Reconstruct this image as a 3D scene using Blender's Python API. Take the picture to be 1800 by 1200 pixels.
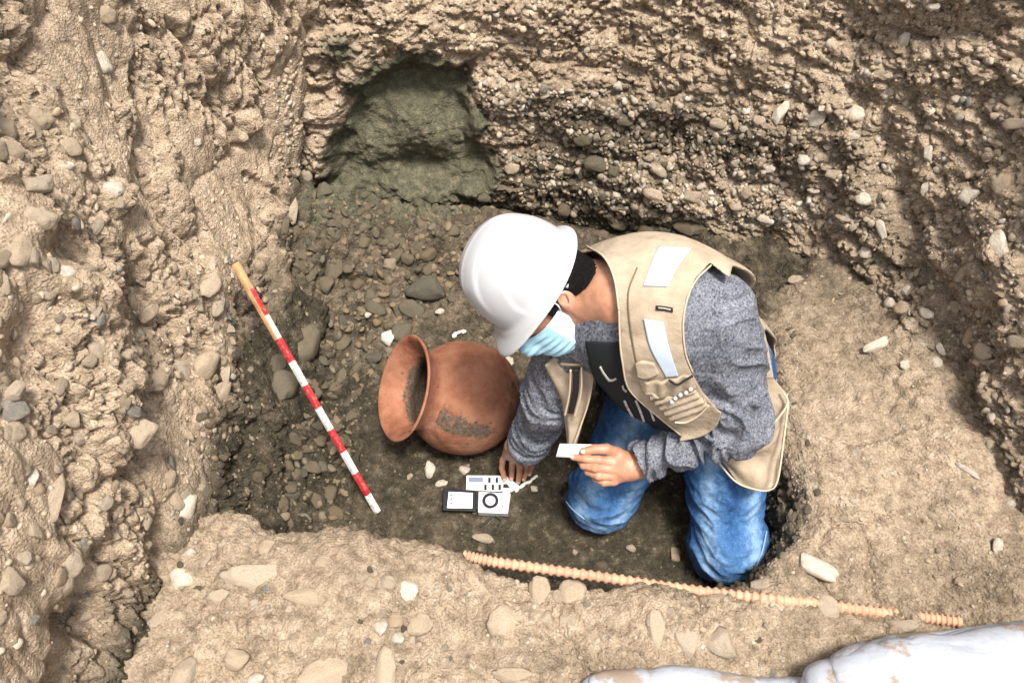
import bpy, bmesh, math, random
import numpy as np
from mathutils import Vector, Matrix

for o in list(bpy.data.objects):
    bpy.data.objects.remove(o)
SC = bpy.context.scene
COL = SC.collection

# ------------------------------------------------------------------ camera, sky, sun, exposure
CAM_H = 2.035
CAM = np.array([0.0, -1.27, CAM_H])
PITCH = math.radians(58.0)
FPX = 1440.0                      # focal length in pixels of the 1800 px wide photograph
cd = bpy.data.cameras.new('camera')
cd.sensor_width = 36.0
cd.lens = FPX / 1800.0 * 36.0
cd.clip_start = 0.05
cd.clip_end = 200.0
cam = bpy.data.objects.new('camera', cd)
COL.objects.link(cam)
cam.location = CAM.tolist()
cam.rotation_euler = (math.radians(90) - PITCH, 0, 0)
SC.camera = cam

SUN_EL = math.radians(77)
SUN_AZ = math.radians(138)        # from +y towards +x
W = bpy.data.worlds.new("World")
SC.world = W
W.use_nodes = True
nt = W.node_tree
bg = nt.nodes['Background']
sky = nt.nodes.new('ShaderNodeTexSky')
sky.sky_type = 'NISHITA'
sky.sun_disc = False
sky.sun_elevation = SUN_EL
sky.sun_rotation = SUN_AZ
sky.air_density = 1.0
sky.dust_density = 4.0
sky.ozone_density = 1.0
hs = nt.nodes.new('ShaderNodeHueSaturation')      # thin cloud greys the sky
hs.inputs['Saturation'].default_value = 0.22
nt.links.new(sky.outputs[0], hs.inputs['Color'])
nt.links.new(hs.outputs[0], bg.inputs['Color'])
bg.inputs['Strength'].default_value = 0.10
sl = bpy.data.lights.new('sun', 'SUN')
sl.energy = 2.5
sl.angle = math.radians(13)
sl.color = (1.0, 0.95, 0.87)
sun = bpy.data.objects.new('sun', sl)
COL.objects.link(sun)
sd = Vector((math.sin(SUN_AZ) * math.cos(SUN_EL), math.cos(SUN_AZ) * math.cos(SUN_EL), math.sin(SUN_EL)))
sun.rotation_euler = sd.to_track_quat('Z', 'Y').to_euler()
sun.location = (sd * 6)[:]
SC.view_settings.view_transform = 'Standard'
SC.view_settings.look = 'None'
SC.view_settings.gamma = 1.0
SC.view_settings.use_curve_mapping = False
SC.view_settings.exposure = 1.33
SC.render.engine = 'CYCLES'

# ------------------------------------------------------------------ measuring helpers
CR = np.array([1.0, 0, 0])
CU = np.array([0, math.sin(PITCH), math.cos(PITCH)])
CF = np.array([0, math.cos(PITCH), -math.sin(PITCH)])


def ray(px, py):
    px = np.asarray(px, float); py = np.asarray(py, float)
    return (CF + ((px - 900) / FPX)[..., None] * CR + ((600 - py) / FPX)[..., None] * CU)


def at(px, py, z):
    """world point at height z seen at photograph position px, py"""
    d = ray(px, py)
    t = (CAM_H - z) / -d[..., 2]
    return CAM + d * np.asarray(t)[..., None]


def atd(px, py, dep):
    return CAM + ray(px, py) * np.asarray(dep, float)[..., None]


def proj(P):
    r = P - CAM
    d = r @ CF
    return 900 + FPX * (r @ CR) / d, 600 - FPX * (r @ CU) / d, d


def nrm(v):
    v = np.asarray(v, float)
    return v / (np.linalg.norm(v, axis=-1, keepdims=True) + 1e-12)


def sstep(x, a, b):
    t = np.clip((x - a) / (b - a), 0, 1)
    return t * t * (3 - 2 * t)


RNG = np.random.default_rng(11)
TAB = RNG.random((64, 64, 64)).astype(np.float32) * 2 - 1


def vnoise(P):
    i = np.floor(P).astype(np.int64)
    f = (P - i).astype(np.float32)
    f = f * f * f * (f * (f * 6 - 15) + 10)
    x0, y0, z0 = (i & 63).T
    x1, y1, z1 = ((i + 1) & 63).T
    fx, fy, fz = f.T
    a = TAB[x0, y0, z0] * (1 - fx) + TAB[x1, y0, z0] * fx
    b = TAB[x0, y1, z0] * (1 - fx) + TAB[x1, y1, z0] * fx
    c = TAB[x0, y0, z1] * (1 - fx) + TAB[x1, y0, z1] * fx
    d = TAB[x0, y1, z1] * (1 - fx) + TAB[x1, y1, z1] * fx
    return (a * (1 - fy) + b * fy) * (1 - fz) + (c * (1 - fy) + d * fy) * fz


ROT = np.array([[0.36, 0.48, -0.8], [-0.8, 0.6, 0.0], [0.48, 0.64, 0.6]])


def fbm(P, scale, octv=3, gain=0.5, off=0.0):
    Q = P * scale + off
    s = 0; a = 1.0; n = 0
    for k in range(octv):
        s = s + a * vnoise(Q)
        n += a
        a *= gain
        Q = (Q @ ROT) * 2.03 + 7.3
    return s / n


def billow(P, scale, octv=3, gain=0.5, off=0.0):
    Q = P * scale + off
    s = 0; a = 1.0; n = 0
    for k in range(octv):
        s = s + a * np.sqrt(np.abs(vnoise(Q)) + 1e-4)
        n += a
        a *= gain
        Q = (Q @ ROT) * 2.07 + 3.1
    return s / n


def polysd(px, py, poly):
    """signed pixel distance to a closed outline, negative inside"""
    P = np.asarray(poly, float)
    x = np.asarray(px, float).ravel(); y = np.asarray(py, float).ravel()
    best = np.full(x.shape, 1e18); ins = np.zeros(x.shape, bool)
    n = len(P)
    for k in range(n):
        ax, ay = P[k]; bx, by = P[(k + 1) % n]
        ex, ey = bx - ax, by - ay
        t = np.clip(((x - ax) * ex + (y - ay) * ey) / (ex * ex + ey * ey + 1e-9), 0, 1)
        best = np.minimum(best, (x - ax - t * ex) ** 2 + (y - ay - t * ey) ** 2)
        c = ((ay > y) != (by > y))
        with np.errstate(divide='ignore', invalid='ignore'):
            xi = ax + (y - ay) * ex / (ey if abs(ey) > 1e-9 else 1e-9)
        ins ^= c & (x < xi)
    d = np.sqrt(best)
    return np.where(ins, -d, d).reshape(np.shape(px))


# ------------------------------------------------------------------ object helpers
def mesh_from(name, V, F, smooth=True, attrs=None):
    V = np.asarray(V, np.float32)
    me = bpy.data.meshes.new(name)
    if isinstance(F, np.ndarray):
        k = F.shape[1]; tot = np.full(len(F), k, np.int32); flat = F.astype(np.int32).ravel()
    else:
        tot = np.array([len(f) for f in F], np.int32)
        flat = np.array([i for f in F for i in f], np.int32)
    me.vertices.add(len(V)); me.vertices.foreach_set('co', V.ravel())
    me.loops.add(len(flat)); me.loops.foreach_set('vertex_index', flat)
    me.polygons.add(len(tot))
    st = np.concatenate([[0], np.cumsum(tot)[:-1]]).astype(np.int32)
    me.polygons.foreach_set('loop_start', st)
    me.polygons.foreach_set('loop_total', tot)
    me.polygons.foreach_set('use_smooth', np.full(len(tot), smooth))
    me.update(calc_edges=True)
    for k, a in (attrs or {}).items():
        at_ = me.attributes.new(k, 'FLOAT', 'POINT')
        at_.data.foreach_set('value', np.asarray(a, np.float32))
    me.validate()
    return me


def link(name, me, mat=None, parent=None):
    o = bpy.data.objects.new(name, me)
    COL.objects.link(o)
    if mat is not None and me is not None and len(me.materials) == 0:
        me.materials.append(mat)
    if parent is not None:
        o.parent = parent
        o.matrix_parent_inverse = parent.matrix_basis.inverted()
    return o


def obj(name, V, F, mat, parent=None, smooth=True, attrs=None):
    return link(name, mesh_from(name, V, F, smooth, attrs), mat, parent)


def tag(o, label=None, cat=None, group=None, kind=None):
    if label: o['label'] = label
    if cat: o['category'] = cat
    if group: o['group'] = group
    if kind: o['kind'] = kind
    return o


def empty(name, loc=(0, 0, 0)):
    o = bpy.data.objects.new(name, None)
    o.empty_display_size = 0.05
    o.location = [float(v) for v in loc]
    COL.objects.link(o)
    return o


class MB:
    """collects primitives for one mesh"""
    def __init__(s):
        s.V = []; s.F = []; s.n = 0

    def add(s, V, F):
        s.V.append(np.asarray(V, float)); s.F += [tuple(int(i) + s.n for i in f) for f in F]; s.n += len(V)

    def box(s, c, ax, h, bev=0.0):
        """c centre, ax 3 axes rows, h half sizes, bevelled by bev"""
        c = np.asarray(c, float); ax = np.asarray(ax, float); h = np.asarray(h, float)
        bm = bmesh.new()
        bmesh.ops.create_cube(bm, size=2)
        for v in bm.verts: v.co = Vector((v.co.x * h[0], v.co.y * h[1], v.co.z * h[2]))
        if bev > 0:
            bmesh.ops.bevel(bm, geom=bm.edges[:], offset=bev, segments=2, affect='EDGES', profile=0.5)
        bm.verts.index_update()
        V = np.array([v.co[:] for v in bm.verts]); F = [[v.index for v in f.verts] for f in bm.faces]
        bm.free()
        s.add(c + V @ ax, F)

    def lathe(s, c, ax, prof, seg=32, closed=False):
        c = np.asarray(c, float); ax = np.asarray(ax, float)
        m = len(prof)
        th = np.arange(seg) * 2 * np.pi / seg
        V = np.array([[r * math.cos(t), r * math.sin(t), z] for (r, z) in prof for t in th])
        F = []
        for i in range(m - 1 + (1 if closed else 0)):
            for j in range(seg):
                a = i * seg + j; b = i * seg + (j + 1) % seg
                i2 = (i + 1) % m
                F.append((a, b, i2 * seg + (j + 1) % seg, i2 * seg + j))
        s.add(c + V @ ax, F)

    def tube(s, pts, rad, seg=8, caps=True):
        P = np.asarray(pts, float); n = len(P)
        rad = np.broadcast_to(rad, (n,))
        T = nrm(np.gradient(P, axis=0))
        up = np.array([0, 0, 1.0]) if abs(T[0][2]) < 0.9 else np.array([1.0, 0, 0])
        V = []
        x = nrm(np.cross(up, T[0]))
        for i in range(n):
            x = nrm(x - T[i] * (x @ T[i])); y = np.cross(T[i], x)
            for j in range(seg):
                a = 2 * np.pi * j / seg
                V.append(P[i] + rad[i] * (x * math.cos(a) + y * math.sin(a)))
        F = []
        for i in range(n - 1):
            for j in range(seg):
                F.append((i * seg + j, i * seg + (j + 1) % seg, (i + 1) * seg + (j + 1) % seg, (i + 1) * seg + j))
        if caps:
            F.append(tuple(range(seg))[::-1]); F.append(tuple((n - 1) * seg + j for j in range(seg)))
        s.add(V, F)

    def build(s, name, mat, parent=None, smooth=True, sharp=None):
        me = mesh_from(name, np.concatenate(s.V), s.F, smooth)
        if sharp:
            me.set_sharp_from_angle(angle=math.radians(sharp))
        return link(name, me, mat, parent)


def grid_faces(nu, nv):
    a = np.arange(nu * nv).reshape(nu, nv)
    return np.stack([a[:-1, :-1], a[1:, :-1], a[1:, 1:], a[:-1, 1:]], -1).reshape(-1, 4)


def cr1(ctrl, n):
    """Catmull-Rom along axis 0"""
    C = np.concatenate([2 * ctrl[:1] - ctrl[1:2], ctrl, 2 * ctrl[-1:] - ctrl[-2:-1]])
    m = len(ctrl) - 1
    u = np.linspace(0, m, n) if np.isscalar(n) else np.asarray(n)
    i = np.clip(np.floor(u).astype(int), 0, m - 1); t = u - i
    t = t.reshape((-1,) + (1,) * (ctrl.ndim - 1))
    p0, p1, p2, p3 = C[i], C[i + 1], C[i + 2], C[i + 3]
    return 0.5 * (2 * p1 + (p2 - p0) * t + (2 * p0 - 5 * p1 + 4 * p2 - p3) * t ** 2 + (3 * p1 - p0 - 3 * p2 + p3) * t ** 3)


def arcu(ctrl, step):
    """parameters along axis 0 spaced about `step` metres (mean over the other axis)"""
    d = cr1(ctrl, 40 * (len(ctrl) - 1) + 1)
    L = np.linalg.norm(np.diff(d, axis=0), axis=-1)
    if L.ndim > 1: L = L.mean(1) * 0.5 + L.max(1) * 0.5
    s = np.concatenate([[0], np.cumsum(L)])
    n = max(4, int(s[-1] / step))
    return np.interp(np.linspace(0, s[-1], n), s, np.linspace(0, len(ctrl) - 1, len(s)))


def net(ctrl, step):
    ctrl = np.asarray(ctrl, float)
    u = arcu(ctrl, step); A = cr1(ctrl, u)
    B = np.swapaxes(A, 0, 1)
    v = arcu(np.swapaxes(ctrl, 0, 1), step)
    B = cr1(B, v)
    return np.swapaxes(B, 0, 1)                       # (nu, nv, 3)


def gnormals(G, ref):
    du = np.gradient(G, axis=0); dv = np.gradient(G, axis=1)
    N = nrm(np.cross(du, dv))
    if (N.reshape(-1, 3) @ np.asarray(ref)).mean() < 0: N = -N
    return N


# ------------------------------------------------------------------ signed distance modelling
def cap(P, a, b, r1, r2):
    a = np.asarray(a, float); b = np.asarray(b, float)
    ab = b - a
    t = np.clip(((P - a) @ ab) / (ab @ ab), 0, 1)
    return np.linalg.norm(P - a - t[:, None] * ab, axis=1) - (r1 + (r2 - r1) * t)


def ell(P, c, R, ax=None):
    q = P - np.asarray(c, float)
    if ax is not None: q = q @ np.asarray(ax, float).T
    R = np.asarray(R, float)
    k0 = np.linalg.norm(q / R, axis=1); k1 = np.linalg.norm(q / (R * R), axis=1) + 1e-9
    return k0 * (k0 - 1) / k1


def smin(a, b, k):
    h = np.clip(0.5 + 0.5 * (b - a) / k, 0, 1)
    return b * (1 - h) + a * h - k * h * (1 - h)


def smax(a, b, k):
    return -smin(-a, -b, k)


def sgrad(f, P, e=0.0015):
    g = np.stack([f(P + np.eye(3)[k] * e) - f(P - np.eye(3)[k] * e) for k in range(3)], 1)
    return nrm(g)


def nets_mesh(f, lo, hi, h, newton=1):
    """surface nets of f < 0, evaluated only near the surface"""
    lo = np.asarray(lo, float); hi = np.asarray(hi, float)
    n = (np.ceil((hi - lo) / (4 * h)).astype(int)) * 4 + 1
    nc = (n - 1) // 4
    cg = np.stack(np.meshgrid(*[np.arange(k) for k in nc], indexing='ij'), -1).reshape(-1, 3)
    cc = lo + (cg * 4 + 2) * h
    dv = f(cc)
    near = np.abs(dv) < 4 * h * 1.35
    Fd = np.repeat(np.repeat(np.repeat(dv.reshape(nc), 4, 0), 4, 1), 4, 2)
    F = np.ones(n, np.float32); F[:-1, :-1, :-1] = Fd
    F[-1] = F[-2]; F[:, -1] = F[:, -2]; F[:, :, -1] = F[:, :, -2]
    off = np.stack(np.meshgrid(*[np.arange(5)] * 3, indexing='ij'), -1).reshape(-1, 3)
    idx = (cg[near][:, None, :] * 4 + off).reshape(-1, 3)
    lin = np.unique(np.ravel_multi_index(idx.T, n))
    ijk = np.stack(np.unravel_index(lin, n), 1)
    out = np.empty(len(lin), np.float32)
    for s in range(0, len(lin), 400000):
        out[s:s + 400000] = f(lo + ijk[s:s + 400000] * h)
    F.ravel()[lin] = out
    S = F < 0
    c = [S[a:n[0] - 1 + a, b:n[1] - 1 + b, d:n[2] - 1 + d] for a in (0, 1) for b in (0, 1) for d in (0, 1)]
    al = c[0].copy(); an = c[0].copy()
    for q in c[1:]: al &= q; an |= q
    act = an & ~al
    I = np.argwhere(act)
    vid = np.full(act.shape, -1, np.int64); vid[act] = np.arange(len(I))
    acc = np.zeros((len(I), 3)); cnt = np.zeros(len(I))
    cor = [(a, b, d) for a in (0, 1) for b in (0, 1) for d in (0, 1)]
    for p in range(8):
        for q in range(p + 1, 8):
            A = np.array(cor[p]); B = np.array(cor[q])
            if abs(A - B).sum() != 1: continue
            fa = F[tuple((I + A).T)]; fb = F[tuple((I + B).T)]
            m = (fa < 0) != (fb < 0)
            t = np.where(m, fa / (fa - fb + 1e-20), 0)[:, None]
            acc += np.where(m[:, None], A + t * (B - A), 0); cnt += m
    V = lo + (I + acc / cnt[:, None]) * h
    Q = []
    for ax in range(3):
        a0 = [slice(None)] * 3; a1 = [slice(None)] * 3
        a0[ax] = slice(0, -1); a1[ax] = slice(1, None)
        sa = S[tuple(a0)]; sb = S[tuple(a1)]
        E = np.argwhere(sa != sb)
        o1, o2 = [k for k in range(3) if k != ax]
        ok = (E[:, o1] > 0) & (E[:, o2] > 0) & (E[:, o1] < n[o1] - 1) & (E[:, o2] < n[o2] - 1)
        E = E[ok]; fl = sa[tuple(E.T)]
        e1 = np.zeros(3, int); e1[o1] = 1; e2 = np.zeros(3, int); e2[o2] = 1
        q = np.stack([vid[tuple((E - e1 - e2).T)], vid[tuple((E - e2).T)], vid[tuple(E.T)], vid[tuple((E - e1).T)]], 1)
        sgn = 1 if ax != 1 else 0
        flip = fl if sgn else ~fl
        q = np.where(flip[:, None], q, q[:, ::-1])
        Q.append(q)
    Q = np.concatenate(Q); Q = Q[(Q >= 0).all(1)]
    for _ in range(newton):
        e = h * 0.5
        d = f(V); g = np.stack([f(V + np.eye(3)[k] * e) - f(V - np.eye(3)[k] * e) for k in range(3)], 1) / (2 * e)
        st = d / np.maximum((g * g).sum(1), 0.3)
        V = V - np.clip(st, -h, h)[:, None] * g
    return V, Q


def march(f, px, py, d0=1.1, d1=2.4, off=0.0, steps=60):
    """where rays through the photograph positions meet the surface f = off"""
    R = ray(px, py); sh = R.shape[:-1]; R = R.reshape(-1, 3)
    L = np.linalg.norm(R, axis=1)
    t = np.full(len(R), d0)
    for _ in range(steps):
        d = f(CAM + R * t[:, None]) - off
        t = np.minimum(t + d * 0.8 / L, d1)
    return (CAM + R * t[:, None]).reshape(sh + (3,)), t.reshape(sh)


def slab(G, N, th, name, mat, parent=None, attrs=None):
    """grid surface G with thickness th behind it, closed round the border"""
    nu, nv = G.shape[:2]
    A = G.reshape(-1, 3); B = (G - N * th).reshape(-1, 3)
    F = grid_faces(nu, nv)
    n = nu * nv
    idx = np.arange(n).reshape(nu, nv)
    loop = np.concatenate([idx[0, :], idx[1:, -1], idx[-1, -2::-1], idx[-2:0:-1, 0]])
    nx = np.roll(loop, -1)
    side = np.stack([loop, nx, nx + n, loop + n], 1)
    FF = np.concatenate([F[:, ::-1], F + n, side])
    me = mesh_from(name, np.concatenate([A, B]), FF, True,
                   {k: np.concatenate([v.ravel(), v.ravel()]) for k, v in (attrs or {}).items()})
    bm = bmesh.new(); bm.from_mesh(me); bmesh.ops.recalc_face_normals(bm, faces=bm.faces[:]); bm.to_mesh(me); bm.free()
    return link(name, me, mat, parent)


def coons(top, bot, nu, nv):
    """pixel grid between two polylines"""
    a = cr1(np.asarray(top, float), nu); b = cr1(np.asarray(bot, float), nu)
    t = np.linspace(0, 1, nv)[None, :, None]
    return a[:, None] * (1 - t) + b[:, None] * t


def patch(name, top, bot, f, off, th, mat, parent=None, step=3.0, disp=None, d0=1.1, d1=2.4):
    la = np.linalg.norm(np.diff(np.asarray(top, float), axis=0), axis=1).sum()
    lb = np.linalg.norm(np.asarray(top[len(top) // 2], float) - np.asarray(bot[len(bot) // 2], float))
    g = coons(top, bot, max(3, int(la / step)), max(3, int(lb / step)))
    G, t = march(f, g[..., 0], g[..., 1], d0, d1, off)
    N = sgrad(f, G.reshape(-1, 3)).reshape(G.shape)
    if disp is not None:
        G = G + N * disp(g, G)[..., None]
    return slab(G, N, th, name, mat, parent)
# ------------------------------------------------------------------ materials
def nm(name):
    m = bpy.data.materials.new(name); m.use_nodes = True
    n = m.node_tree; b = n.nodes['Principled BSDF']
    return m, n, b


def N_(nt, t, **kw):
    n = nt.nodes.new(t)
    for k, v in kw.items():
        if k in n.inputs: n.inputs[k].default_value = v
        else: setattr(n, k, v)
    return n


def tex(nt, kind='noise', scale=10, detail=4, rough=0.55, coord='Object', vec=None, dist=0.0, feature=None, sc3=None):
    if vec is None:
        tc = nt.nodes.new('ShaderNodeTexCoord'); vec = tc.outputs[coord]
    if sc3 is not None:
        mp = nt.nodes.new('ShaderNodeMapping'); mp.inputs['Scale'].default_value = sc3
        nt.links.new(vec, mp.inputs[0]); vec = mp.outputs[0]
    if kind == 'noise':
        t = nt.nodes.new('ShaderNodeTexNoise'); t.inputs['Scale'].default_value = scale
        t.inputs['Detail'].default_value = detail; t.inputs['Roughness'].default_value = rough
        t.inputs['Distortion'].default_value = dist
        nt.links.new(vec, t.inputs['Vector']); return t.outputs['Fac']
    if kind == 'voronoi':
        t = nt.nodes.new('ShaderNodeTexVoronoi'); t.inputs['Scale'].default_value = scale
        if feature: t.feature = feature
        nt.links.new(vec, t.inputs['Vector']); return t.outputs['Distance']
    if kind == 'wave':
        t = nt.nodes.new('ShaderNodeTexWave'); t.inputs['Scale'].default_value = scale
        t.inputs['Distortion'].default_value = dist; t.inputs['Detail'].default_value = detail
        nt.links.new(vec, t.inputs['Vector']); return t.outputs['Fac']


def ramp(nt, fac, stops, interp='LINEAR'):
    r = nt.nodes.new('ShaderNodeValToRGB'); r.color_ramp.interpolation = interp
    e = r.color_ramp.elements
    while len(e) < len(stops): e.new(0.5)
    for k, (p, c) in enumerate(stops):
        e[k].position = p
        c = (c, c, c) if np.isscalar(c) else c
        e[k].color = (c[0], c[1], c[2], 1)
    nt.links.new(fac, r.inputs[0]); return r.outputs[0]


def mix(nt, fac, a, b, mode='MIX'):
    m = nt.nodes.new('ShaderNodeMix'); m.data_type = 'RGBA'; m.blend_type = mode
    for s, v in ((m.inputs[0], fac), (m.inputs[6], a), (m.inputs[7], b)):
        if hasattr(v, 'is_output'): nt.links.new(v, s)
        elif np.isscalar(v): s.default_value = v if s.type == 'VALUE' else (v, v, v, 1)
        else: s.default_value = (v[0], v[1], v[2], 1)
    return m.outputs[2]


def attr(nt, name):
    a = nt.nodes.new('ShaderNodeAttribute'); a.attribute_name = name; return a.outputs['Fac']


def math_(nt, op, a, b=None, c=None):
    m = nt.nodes.new('ShaderNodeMath'); m.operation = op
    for s, v in zip(m.inputs, (a, b, c)):
        if v is None: continue
        if hasattr(v, 'is_output'): nt.links.new(v, s)
        else: s.default_value = v
    return m.outputs[0]


def bump(nt, b, hs, dist=0.002, strength=1.0):
    """chain of (height socket, distance)"""
    last = None
    for h, d in hs:
        n = nt.nodes.new('ShaderNodeBump'); n.inputs['Distance'].default_value = d
        n.inputs['Strength'].default_value = strength
        nt.links.new(h, n.inputs['Height'])
        if last is not None: nt.links.new(last, n.inputs['Normal'])
        last = n.outputs[0]
    nt.links.new(last, b.inputs['Normal'])


def soil_material():
    m, n, b = nm('soil')
    big = tex(n, scale=5, detail=3)
    mid = tex(n, scale=38, detail=5, rough=0.65)
    fin = tex(n, scale=230, detail=3, rough=0.7)
    dry = ramp(n, mid, [(0.33, (0.21, 0.150, 0.098)), (0.5, (0.455, 0.340, 0.235)), (0.67, (0.62, 0.485, 0.36))])
    dry = mix(n, math_(n, 'MULTIPLY', big, 0.5), dry, (0.49, 0.39, 0.28))
    wet = ramp(n, mid, [(0.32, (0.036, 0.030, 0.020)), (0.55, (0.074, 0.061, 0.041)), (0.72, (0.17, 0.14, 0.098))])
    silt = ramp(n, mid, [(0.3, (0.082, 0.077, 0.050)), (0.55, (0.14, 0.130, 0.086)), (0.8, (0.30, 0.25, 0.17))])
    d2 = math_(n, 'ADD', attr(n, 'damp'), math_(n, 'MULTIPLY', math_(n, 'SUBTRACT', tex(n, scale=14, detail=4), 0.5), 0.55))  # the damp attribute also holds shade painted onto the left bank
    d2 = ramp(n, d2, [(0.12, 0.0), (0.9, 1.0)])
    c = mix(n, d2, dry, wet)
    s2 = ramp(n, attr(n, 'silt'), [(0.15, 0.0), (0.75, 1.0)])
    c = mix(n, s2, c, silt)
    g = ramp(n, fin, [(0.25, 0.55), (0.5, 1.0), (0.75, 1.3)])
    c = mix(n, 0.8, c, g, 'MULTIPLY')
    # light grains
    v = tex(n, 'voronoi', scale=300)
    c = mix(n, math_(n, 'MULTIPLY', ramp(n, v, [(0.12, 1.0), (0.2, 0.0)]), ramp(n, mid, [(0.5, 0.0), (0.6, 0.5)])), c, (0.5, 0.45, 0.37))
    n.links.new(c, b.inputs['Base Color'])
    b.inputs['Roughness'].default_value = 0.95
    b.inputs['Specular IOR Level'].default_value = 0.15
    bump(n, b, [(tex(n, scale=110, detail=5, rough=0.7), 0.010), (fin, 0.003), (tex(n, 'voronoi', scale=170), 0.003)])
    return m


STONE_STOPS = [(0.0, (0.44, 0.34, 0.24)), (0.16, (0.28, 0.245, 0.20)), (0.3, (0.52, 0.43, 0.33)), (0.45, (0.36, 0.33, 0.29)),
               (0.6, (0.42, 0.28, 0.17)), (0.74, (0.60, 0.53, 0.44)), (0.9, (0.19, 0.185, 0.17)), (1.0, (0.70, 0.66, 0.59))]


def stone_material(name, rnd):
    m, n, b = nm(name)
    r = attr(n, 'rnd') if rnd == 'attr' else n.nodes.new('ShaderNodeObjectInfo').outputs['Random']
    c = ramp(n, r, [(0.0, (0.42, 0.325, 0.225)), (0.45, (0.50, 0.39, 0.275)), (0.55, (0.28, 0.245, 0.20)), (0.66, (0.52, 0.43, 0.33)), (0.76, (0.34, 0.32, 0.28)),
                    (0.85, (0.40, 0.28, 0.18)), (0.93, (0.20, 0.19, 0.175)), (1.0, (0.68, 0.63, 0.55))])
    t1 = tex(n, scale=(60 if rnd == 'attr' else 3), detail=5, rough=0.6)
    c = mix(n, ramp(n, t1, [(0.3, 0.0), (0.75, 0.6)]), c, (0.48, 0.375, 0.26))       # dust
    t2 = tex(n, scale=(400 if rnd == 'attr' else 16), detail=4, rough=0.7)
    c = mix(n, 0.75, c, ramp(n, t2, [(0.25, 0.62), (0.5, 1.0), (0.8, 1.25)]), 'MULTIPLY')
    if rnd == 'attr':
        c = mix(n, math_(n, 'MULTIPLY', attr(n, 'damp'), 0.92), c, mix(n, 1.0, c, (0.30, 0.28, 0.235), 'MULTIPLY'))
    n.links.new(c, b.inputs['Base Color'])
    b.inputs['Roughness'].default_value = 0.85
    b.inputs['Specular IOR Level'].default_value = 0.25
    bump(n, b, [(t2, 0.0012)])
    return m


def plain(name, col, rough=0.6, bumps=None, var=None, spec=0.3, metal=0.0, emit=None):
    m, n, b = nm(name)
    c = col
    if var:
        t = tex(n, scale=var[0], detail=4, rough=0.6)
        c2 = ramp(n, t, [(0.3, tuple(v * (1 - var[1]) for v in col)), (0.7, tuple(min(1, v * (1 + var[1])) for v in col))])
        n.links.new(c2, b.inputs['Base Color'])
    else:
        b.inputs['Base Color'].default_value = (*col, 1)
    b.inputs['Roughness'].default_value = rough
    b.inputs['Specular IOR Level'].default_value = spec
    b.inputs['Metallic'].default_value = metal
    if emit:
        b.inputs['Emission Color'].default_value = (*col, 1); b.inputs['Emission Strength'].default_value = emit
    if bumps:
        bump(n, b, [(tex(n, scale=s, detail=4), d) for s, d in bumps])
    return m


def jeans_material():
    m, n, b = nm('denim')
    w = attr(n, 'worn')
    t = tex(n, scale=90, detail=6, rough=0.7, sc3=(1, 1, 0.35))
    f = math_(n, 'ADD', w, math_(n, 'MULTIPLY', math_(n, 'SUBTRACT', t, 0.5), 0.8))
    c = ramp(n, f, [(0.0, (0.010, 0.030, 0.09)), (0.35, (0.022, 0.075, 0.20)), (0.62, (0.062, 0.15, 0.31)), (0.9, (0.20, 0.32, 0.49))])
    tw = tex(n, 'wave', scale=260, dist=1.5, detail=1, vec=None)
    c = mix(n, 0.5, c, ramp(n, tw, [(0.2, 0.8), (0.8, 1.2)]), 'MULTIPLY')
    fl = tex(n, scale=500, detail=2)
    c = mix(n, ramp(n, fl, [(0.58, 0.0), (0.75, 0.35)]), c, (0.3, 0.45, 0.68))
    c = mix(n, math_(n, 'MULTIPLY', attr(n, 'dust'), ramp(n, tex(n, scale=30, detail=5, rough=.7), [(.35, 0.0), (.65, .8)])), c, (0.16, 0.135, 0.10))
    n.links.new(c, b.inputs['Base Color'])
    b.inputs['Roughness'].default_value = 0.85
    b.inputs['Specular IOR Level'].default_value = 0.15
    bump(n, b, [(tex(n, scale=60, detail=4), 0.004), (fl, 0.0006)])
    return m


def heather_material():
    m, n, b = nm('heather_knit')
    t = tex(n, scale=260, detail=3, rough=0.7, sc3=(1.0, 1.0, 0.5), dist=0.5)
    t2 = tex(n, scale=30, detail=3)
    f = math_(n, 'ADD', t, math_(n, 'MULTIPLY', math_(n, 'SUBTRACT', t2, 0.5), 0.25))
    c = ramp(n, f, [(0.34, (0.042, 0.047, 0.062)), (0.47, (0.125, 0.131, 0.155)), (0.60, (0.205, 0.21, 0.24)), (0.76, (0.34, 0.34, 0.37))])
    n.links.new(c, b.inputs['Base Color'])
    b.inputs['Roughness'].default_value = 0.9
    b.inputs['Specular IOR Level'].default_value = 0.1
    bump(n, b, [(t, 0.0012)])
    return m


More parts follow.
